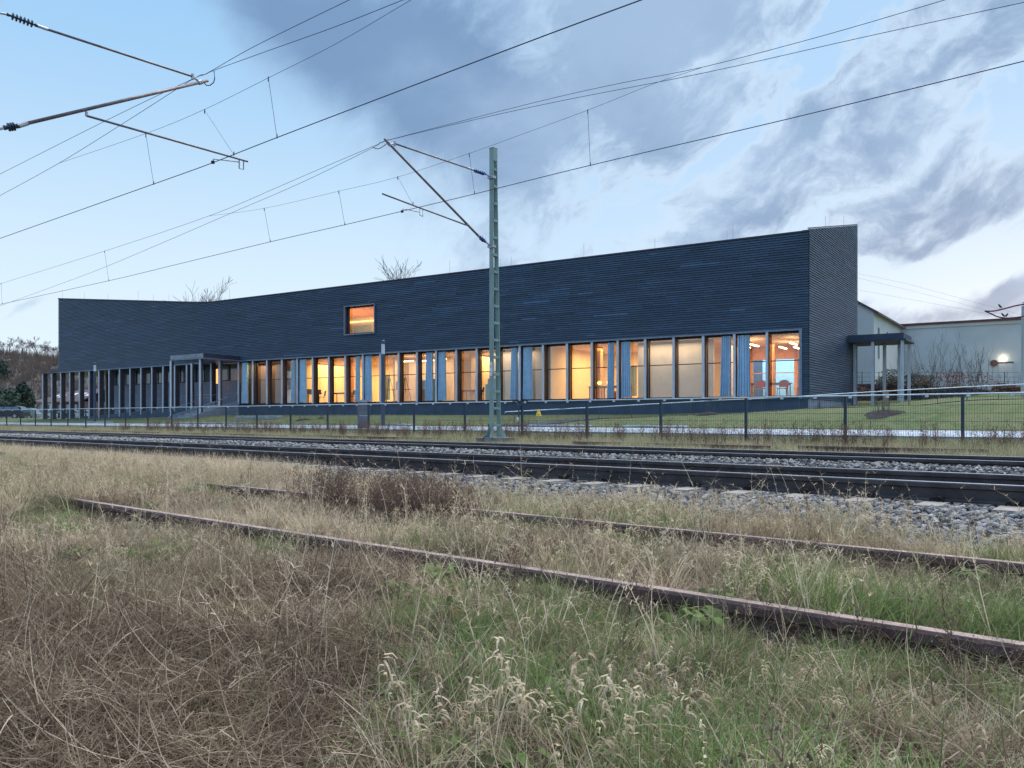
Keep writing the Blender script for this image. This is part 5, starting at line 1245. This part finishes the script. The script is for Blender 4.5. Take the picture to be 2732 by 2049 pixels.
def v_short(B,r):
    for _ in range(46):
        a=r.uniform(0,6.28); q=r.uniform(0,.13); B.blade((q*math.cos(a*2),q*math.sin(a*2),0),a,r.uniform(.1,1.1),r.uniform(.03,.10),r.uniform(.0010,.0020),r.uniform(.2,2),r.random(),4,r)
def v_twig(B,r):     # bramble-like arching stems
    for _ in range(7):
        a=r.uniform(0,6.28); L_=r.uniform(.25,.55); p=B.blade((r.uniform(-.1,.1),r.uniform(-.1,.1),0),a,r.uniform(.4,1.2),L_,r.uniform(.0009,.0016),r.uniform(.6,1.8),r.random(),8,r)
        for k in(3,4,5,6):
            if r.random()<.8: B.blade(p[k],a+r.uniform(-1.5,1.5),r.uniform(.2,1.5),L_*r.uniform(.15,.35),.0010,r.uniform(-.5,1),r.random(),4,r)
def v_long(B,r):     # single long pale culm
    for _ in range(3):
        a=r.uniform(0,6.28); L_=r.uniform(.35,.62); t=r.uniform(.4,.6); p=B.blade((r.uniform(-.05,.05),r.uniform(-.05,.05),0),a,r.uniform(.05,.5),L_,.0016,r.uniform(.1,1.1),t,8,r)
        for k in(4,5,6,7):
            for _q in range(3): B.blade(p[k],r.uniform(0,6.28),r.uniform(.2,1.0),r.uniform(.02,.05),.0012,.8,t,3,r)
def v_tussock(B,r):  # big straw tussock, blades falling outwards
    for _ in range(95):
        a=r.uniform(0,6.28); q=r.uniform(0,.07); L_=r.uniform(.16,.40)
        B.blade((q*math.cos(a),q*math.sin(a),0),a+r.uniform(-.5,.5),r.uniform(.03,.5),L_,r.uniform(.0012,.0026),r.choice([r.uniform(.3,1.3),r.uniform(1.4,2.8)]),r.random(),7,r)
def v_rosette(B,r):  # broad leaved weed close to the ground
    n=r.randint(7,12)
    for k in range(n):
        a=6.28*k/n+r.uniform(-.3,.3); L_=r.uniform(.05,.11); w_=r.uniform(.008,.016); d=Vector((math.cos(a),math.sin(a),0)); sd2=Vector((-d.y,d.x,0)); pts=[];wd=[]
        for j in range(6):
            f=j/5; pts.append(d*L_*f+Vector((0,0,.01+.05*math.sin(f*2.6)*r.uniform(.7,1.2)))); wd.append(w_*math.sin(.25+f*2.75)+.0006)
        B.strip(pts,wd,sd2,r.random())
def v_far(B,r):
    for _ in range(26):
        a=r.uniform(0,6.28); q=r.uniform(0,.22); B.blade((q*math.cos(a),q*math.sin(a),0),a,r.uniform(.0,.5),r.uniform(.10,.36),r.uniform(.004,.008),r.uniform(.1,1.3),r.random(),3,r)
def v_dock(B,r):     # dead dock / mugwort: branching dark stems with clotted seed
    for _ in range(4):
        a=r.uniform(0,6.28); L_=r.uniform(.24,.42); p=B.blade((r.uniform(-.06,.06),r.uniform(-.06,.06),0),a,r.uniform(0,.35),L_,.0028,r.uniform(0,.4),r.random(),6,r)
        for k in(2,3,4,5,6):
            for _q in range(5):
                b_=p[k]; q=B.blade(b_,r.uniform(0,6.28),r.uniform(.4,1.2),r.uniform(.03,.09),.0018,r.uniform(-.6,.6),r.random(),3,r)
                B.blade(q[-1],r.uniform(0,6.28),r.uniform(.2,2),.016,.005,.5,r.random(),2,r)
CV={'dry':variants('dry_tuft',v_dry,8,VM['straw']),'seed':variants('seed_tuft',v_seed,7,VM['straw']),'green':variants('green_tuft',v_green,6,VM['green']),'mat':variants('stem_mat',v_mat,7,VM['litter']),
 'short':variants('short_turf',v_short,5,VM['straw']),'shortg':variants('short_green',v_short,5,VM['green']),'twig':variants('arching_stems',v_twig,6,VM['litter']),'long':variants('long_culm',v_long,6,VM['straw']),'tuss':variants('straw_tussock',v_tussock,6,VM['straw']),'ros':variants('weed_rosette',v_rosette,5,VM['green']),'far':variants('verge_tuft',v_far,6,VM['fars']),'dock':variants('dead_dock_stem',v_dock,6,VM['dock'])}
def scatter(name,lab,coll,pts,rot_,scl,nvar,seed=0,kind='stuff'):
    n=len(pts); 
    me=bpy.data.meshes.new(name); me.vertices.add(n); me.vertices.foreach_set('co',np.asarray(pts,np.float32).ravel())
    a=me.attributes.new('rot','FLOAT_VECTOR','POINT'); a.data.foreach_set('vector',np.asarray(rot_,np.float32).ravel())
    a=me.attributes.new('scl','FLOAT_VECTOR','POINT'); a.data.foreach_set('vector',np.asarray(scl,np.float32).ravel())
    a=me.attributes.new('idx','INT','POINT'); a.data.foreach_set('value',np.random.RandomState(seed).randint(0,nvar,n).astype(np.int32))
    me.update(); o=bpy.data.objects.new(name,me); COL.objects.link(o)
    ng=bpy.data.node_groups.new(name+'_nodes','GeometryNodeTree'); ng.interface.new_socket('Geometry',in_out='INPUT',socket_type='NodeSocketGeometry'); ng.interface.new_socket('Geometry',in_out='OUTPUT',socket_type='NodeSocketGeometry')
    N=ng.nodes; gi=N.new('NodeGroupInput'); go=N.new('NodeGroupOutput'); ip=N.new('GeometryNodeInstanceOnPoints'); ci=N.new('GeometryNodeCollectionInfo'); ci.inputs[0].default_value=coll; ci.inputs[1].default_value=True; ci.inputs[2].default_value=True
    def na(nm,ty):
        q=N.new('GeometryNodeInputNamedAttribute'); q.data_type=ty; q.inputs[0].default_value=nm; return [s_ for s_ in q.outputs if s_.enabled][0]
    L_=ng.links; L_.new(gi.outputs[0],ip.inputs['Points']); L_.new(ci.outputs[0],ip.inputs['Instance']); ip.inputs['Pick Instance'].default_value=True
    L_.new(na('idx','INT'),ip.inputs['Instance Index']); e=N.new('FunctionNodeEulerToRotation'); L_.new(na('rot','FLOAT_VECTOR'),e.inputs[0]); L_.new(e.outputs[0],ip.inputs['Rotation']); L_.new(na('scl','FLOAT_VECTOR'),ip.inputs['Scale']); L_.new(ip.outputs[0],go.inputs[0])
    md=o.modifiers.new('scatter','NODES'); md.node_group=ng
    tag(o,lab,kind=kind); return o
G=np.random.RandomState(11)
def samp(n,D0,D1,margin=1.5,near=1.2,far=1e9,pw=1.0):
    """points in the strip D0..D1 of the wedge the picture (and a step aside) sees, denser close by"""
    out=[]
    while sum(len(q) for q in out)<n:
        D=G.uniform(D0,D1,40000); S=G.uniform(-5,min(3.4*D1+4,far),40000)
        x=NT.x*D+DT.x*S; y=NT.y*D+DT.y*S
        ok=(y>near)&(np.abs(x)<.68*y+margin)&(S<far)&(y<far*1.2)
        w_=np.clip((3.0/np.maximum(y,3.0))**pw,0,1); ok&=G.rand(40000)<w_
        out.append(np.stack([x,y,D,S],-1)[ok])
    return np.concatenate(out)[:n]
def noise2(P,f,seed): return vnoise(P[:,0],P[:,1],f,seed)
def emit(name,lab,key,P,smin,smax,tilt=.15,zf=None,hs=None,seed=0):
    ok_=np.ones(len(P),bool)
    for (mx,mY,mr,_l) in MOSS:
        q_=at(mx,mY); dd_=np.hypot(P[:,0]-q_.x,(P[:,1]-q_.y)); ok_&=(dd_>mr*1.0)&~((np.abs(P[:,0]-q_.x*(P[:,1]/q_.y))<mr*.9)&(P[:,1]<q_.y)&(P[:,1]>q_.y-.42)&(G.rand(len(P))<.8))
    P=P[ok_]
    if hs is not None: hs=np.asarray(hs)[ok_]
    z=zground(P[:,0],P[:,1],P[:,2],P[:,3]) if zf is None else zf
    n=len(P); s_=G.uniform(smin,smax,n)
    if hs is not None: s_=s_*hs
    r_=np.stack([G.uniform(-tilt,tilt,n),G.uniform(-tilt,tilt,n),G.uniform(0,6.28,n)],-1)
    return scatter(name,lab,CV[key] if isinstance(key,str) else key,np.stack([P[:,0],P[:,1],z-.006],-1),r_,np.stack([s_,s_,s_],-1),len((CV[key] if isinstance(key,str) else key).objects),seed)
def railmask(P):     # lower growth right in front of the siding rails so that they stay visible
    D=P[:,2]; k=np.ones(len(P))
    for d0,s1 in((2.64,7.9),(4.14,7.8)):
        on=(P[:,3]<s1-1.1+.5*noise2(P,4.,61))
        k=np.where(on&(D>d0-.42)&(D<d0-.06),k*np.where(d0>4,.26,.38)*(1+1.0*np.clip(noise2(P,3.0,21),-1,1)**2),k); k=np.where(on&(D>=d0-.06)&(D<d0+.05),k*.0,k)
        k=np.where(on&(D>d0-1.05)&(D<=d0-.42),k*.60,k)
    return k
def greenness(P): return noise2(P,1.1,3)+.35*noise2(P,3.5,4)+.10*(P[:,0]>-.3)
def brown(P): # the flattened purple-brown tangle, lower left
    return (P[:,2]<1.62+.35*noise2(P,2.0,44))&(P[:,0]< -.42+.35*noise2(P,1.2,9))
def eb(P): return 5.55+np.clip((P[:,3]-1)/9,0,1)*1.35
E_=7.0
P=samp(15500,.1,E_); P=P[(noise2(P,5.0,51)+.5*noise2(P,11.0,52)>-.25)|(P[:,2]>4.6)]; k=railmask(P); br=brown(P); g=greenness(P); edge=np.clip((eb(P)-P[:,2]+.25*noise2(P,2,5))/1.3,0,1)
ok=(~br)&(k*edge>.06)&(g<.75); emit('dry_grass','winter dry grass covering the ground in front of the main tracks','dry',P[ok],.55,1.05,hs=(k*(.28+.72*edge)*(.85+.25*np.clip(noise2(P,1.7,53),-1,1)))[ok],seed=1)
P=samp(4300,.1,E_); P=P[(P[:,1]>3.4)|(G.rand(len(P))<.13)]; k=railmask(P); br=brown(P); ok=(~br)&(noise2(P,.8,6)>-.35)&(k>.2)&(P[:,2]<eb(P)-.9); emit('seed_grass','pale hooked seed heads standing in the dry grass','seed',P[ok],.6,1.15,hs=k[ok],seed=2)
P=samp(15000,.1,6.9); k=railmask(P)*np.clip((eb(P)+.2-P[:,2])/1.0,.35,1); g=greenness(P); ok=(g>.28)&(~brown(P)|(g>.8))&(k>.2)&(P[:,2]<eb(P)+.1); emit('green_grass','fresh green grass tufts among the dry grass','green',P[ok],.7,1.35,hs=np.maximum(k,.6)[ok],seed=3)
P=samp(4500,.1,E_); ok=(railmask(P)>.05)&(P[:,2]<eb(P)); emit('turf','short matted turf under the dry grass','short',P[ok],.8,1.6,seed=4)
P=samp(6000,.1,E_); ok=(greenness(P)>.15)&(railmask(P)>.05)&(~brown(P))&(P[:,2]<eb(P)); emit('green_turf','short green turf under the dry grass','shortg',P[ok],.8,1.5,seed=5)
P=samp(8200,.1,3.6,near=1.2); ok=brown(P)|(noise2(P,1.6,13)>.35); emit('stem_tangle','flattened grey brown stems tangled over the ground at lower left','mat',P[ok],.6,1.25,.16,seed=6)
P=samp(5200,.1,6.3); ok=~brown(P)&(railmask(P)>.1)&(P[:,2]<eb(P)-.3); emit('grass_thatch','flattened dry thatch among the grass','mat',P[ok],.5,.95,.3,seed=16)
P=samp(900,.1,3.0); ok=brown(P); emit('bramble_stems','arching dead stems over the tangle at lower left','twig',P[ok],.55,1.1,.3,seed=7)
P=samp(900,.5,6.2); k=railmask(P); ok=(~brown(P))&(noise2(P,1.3,71)>.05)&(k>.95)&(P[:,2]<eb(P)-.7); emit('straw_tussocks','tall pale straw tussocks standing out of the grass','tuss',P[ok],.55,1.0,.12,seed=31)
P=samp(900,.3,6.4); ok=(~brown(P))&(noise2(P,2.3,72)>.25); emit('broad_leaf_weeds','low broad leaved green weeds in the turf','ros',P[ok],.6,1.3,.15,seed=32)
P=samp(620,.1,6.0); ok=(P[:,1]>2.2)&(P[:,2]<5.2); emit('long_culms','single long pale stalks rising from the grass','long',P[ok],.6,1.15,.4,seed=8)
P=samp(900,4.6,6.3,far=24); u_=P[:,0]/P[:,1]; ok=(u_>-.30)&(u_<-.06)&(P[:,1]<9.5)&(G.rand(len(P))<.34); emit('dead_weeds','dark dead weeds between the rusty rail and the ballast','dock',P[ok],.55,.95,.2,seed=9)
P=samp(60000,3.6,4.5); P=P[(P[:,3]>3.85)&(P[:,3]<5.45)][:85]; emit('rail_weeds','dark dead weeds hiding part of the farther rusty rail','dock',P,.6,1.0,.2,seed=29)
P=samp(160,1.0,7.2,far=24); emit('weed_stalks','scattered dark dead weed stalks','dock',P,.4,.75,.3,seed=19)
# left meadow and the verge beyond the tracks
P=samp(7000,4.6,7.1,far=75,pw=.35); ok=(P[:,3]>9); emit('meadow_grass','tall straw coloured grass left of the rusty rails','dry',P[ok],.95,1.45,seed=10)
P=samp(12000,15.5,21.25,near=8,far=100,pw=.35); h_=.55+.45*np.clip(noise2(P,.9,8)+.4,0,1); h_=np.where(P[:,2]>20.1,h_*.45,h_); emit('verge_grass','rough half green grass between the tracks and the fence','far',P,.75,1.25,hs=h_,seed=11)
P=samp(5200,15.4,20,near=8,far=60,pw=.35); emit('verge_thatch','pale thatch under the verge grass','dry',P,.8,1.3,seed=12)
P=samp(420,17.5,19.9,near=8,far=40,pw=.2); emit('verge_weeds','dark seed stalks standing along the fence','dock',P,1.1,1.9,.15,seed=13)
P=samp(2500,23.9,30,near=15,far=60,pw=.2); emit('lawn_tufts','short uneven lawn grass beyond the path','far',P,.14,.28,seed=14)
def v_scrub(B,r):
    for _ in range(34):
        a=r.uniform(0,6.28); B.blade((r.uniform(-.8,.8),r.uniform(-.8,.8),0),a,r.uniform(0,.6),r.uniform(1.2,4.2),r.uniform(.03,.07),r.uniform(-.3,.5),r.random(),3,r)
CV['scrub']=variants('hill_scrub_bush',v_scrub,5,vegmat('bare_scrub',[(.10,.08,.08),(.20,.16,.15),(.14,.12,.10),(.24,.20,.16)],(.05,.07,.035),gpos=.03))
n_=5200; xx=G.uniform(-300,-60,n_); yy=G.uniform(160,312,n_)
scatter('hillside_scrub','bare scrub and brambles covering the hillside',CV['scrub'],np.stack([xx,yy,hillz(xx,yy,0,0)-.2],-1),np.stack([G.uniform(-.1,.1,n_),G.uniform(-.1,.1,n_),G.uniform(0,6.28,n_)],-1),np.repeat(G.uniform(.5,1.25,n_)[:,None],3,1),5,40)
# ---------------- ballast stones
def rocks():
    import bmesh
    c=bpy.data.collections.new('ballast_stone'); m=bpy.data.materials.new('ballast_granite'); m.use_nodes=True; b=NB(m.node_tree)
    inf=b.n('ShaderNodeObjectInfo').outputs['Random']; rp=b.n('ShaderNodeValToRGB',i_0=inf); e=rp.color_ramp.elements; e[0].color=(.09,.088,.095,1); e[1].color=(.55,.53,.52,1)
    for p_,c_ in((.3,(.18,.18,.19)),(.6,(.28,.275,.285)),(.82,(.40,.35,.31))): q=e.new(p_); q.color=(*c_,1)
    tcn=b.n('ShaderNodeTexCoord').outputs['Object']; cc=b.mix(b.m('MULTIPLY',b.rng(b.noise(tcn,40,4,.6),.35,.7),.45),rp.outputs[0],(.06,.055,.06)); p=b.n('ShaderNodeBsdfPrincipled'); b.set(p.inputs['Base Color'],cc); p.inputs['Roughness'].default_value=.85; b.n('ShaderNodeOutputMaterial',i_0=p)
    for i in range(9):
        r=random.Random(i+60); bm=bmesh.new(); bmesh.ops.create_icosphere(bm,subdivisions=1,radius=1)
        for v in bm.verts: v.co*=r.uniform(.72,1.12)
        bmesh.ops.scale(bm,vec=(r.uniform(.8,1.3),r.uniform(.6,1),r.uniform(.45,.8)),verts=bm.verts)
        me=bpy.data.meshes.new('stone'); bm.to_mesh(me); bm.free(); me.materials.append(m); c.objects.link(bpy.data.objects.new('stone_%d'%i,me))
    return c
RC=rocks()
def stones(n,D0,D1,zf,smin,smax,seed,far=110,pw=.8,near=4,keep=None,lab=''):
    P=samp(n,D0,D1,near=near,far=far,pw=pw)
    if keep is not None: P=P[keep(P)]
    n=len(P); z=zf(P); dist=np.clip(P[:,1]/14,1,2.2); s_=G.uniform(smin,smax,n)*dist**.6
    scatter('ballast',lab,RC,np.stack([P[:,0],P[:,1],z+s_*.15],-1),np.stack([G.uniform(-.6,.6,n),G.uniform(-.6,.6,n),G.uniform(0,6.28,n)],-1),np.stack([s_,s_,s_],-1),9,seed)
def clear(P):   # keep rails and sleeper tops free
    D=P[:,2]; k=np.ones(len(P),bool)
    for d in(8.2,9.7,12.8,14.3): k&=np.abs(D-d)>.10
    sm=np.abs((P[:,3]+3.0+.3)%.6-.3)<.12
    onend=((D>7.68)&(D<8.5))|((D>9.4)&(D<10.2))|((D>12.3)&(D<13.1))|((D>14.0)&(D<14.8))
    return k&~(sm&onend&(G.rand(len(P))<.80))
def zb(P):
    D=P[:,2]; base=np.interp(D,[6.3,7.3,7.7,8.1,9.0,9.8,10.2,10.7,11.8,12.3,14.8,15.2,16],[-.01,.015,.02,.015,.01,.015,.03,.17,.185,.06,.03,.02,.0])
    return base+.014*noise2(P,2.5,7)
stones(25000,5.6,10.2,zb,.022,.044,21,far=50,keep=clear,lab='grey ballast stones under and beside the nearer main track')
stones(24000,10.2,15.4,zb,.020,.038,22,far=110,pw=.5,keep=clear,lab='grey ballast stones between and under the main tracks')
stones(900,4.4,6.5,lambda P:zground(P[:,0],P[:,1],P[:,2],P[:,3]),.018,.032,23,far=25,lab='stray ballast stones in the grass')
# moss cushions and litter
def mound(name,label,cat,x,y,Yd,r,h,m,seed,group):
    p=at(x,Yd); z=float(zground(np.array([p.x]),np.array([p.y]),np.array([DS(p.x,p.y)[0]]),np.array([0.]))[0]); mb=MB(); n=20; rr=random.Random(seed)
    for k,hh in((1,0),(.85,.55),(.55,.9),(.02,1.0)):
        for j in range(n):
            a=2*math.pi*j/n; rj=r*k*(1+.25*math.sin(2*a+seed)+.15*math.sin(5*a+seed)); mb.v.append((p.x+rj*math.cos(a),p.y+rj*math.sin(a)*.8,z-.01+h*hh))
    for r_ in range(3):
        for j in range(n): mb.f.append((r_*n+j,r_*n+(j+1)%n,(r_+1)*n+(j+1)%n,(r_+1)*n+j)); mb.c.append(.5)
    return tag(mb.build(name,m,smooth=True),label,cat,group)
for i,(x,Yd,r,lb) in enumerate(MOSS):
    mound('moss_cushion',lb,'moss',x,0,Yd,r,.05,M['moss'],i,'moss cushions in the grass')
p=at(1868,2.95); z=.06; o=MB(); n=16
o.lathe([(0,.030),(.09,.038),(.094,.041),(.096,.036),(.09,.034),(.01,.027)],(p.x-.05,p.y,z),(1,.25,.12),n)
tag(o.build('plastic_cup',M['cup'],smooth=True),'crushed clear plastic cup lying in the grass at right, near the rusty rail','cup')
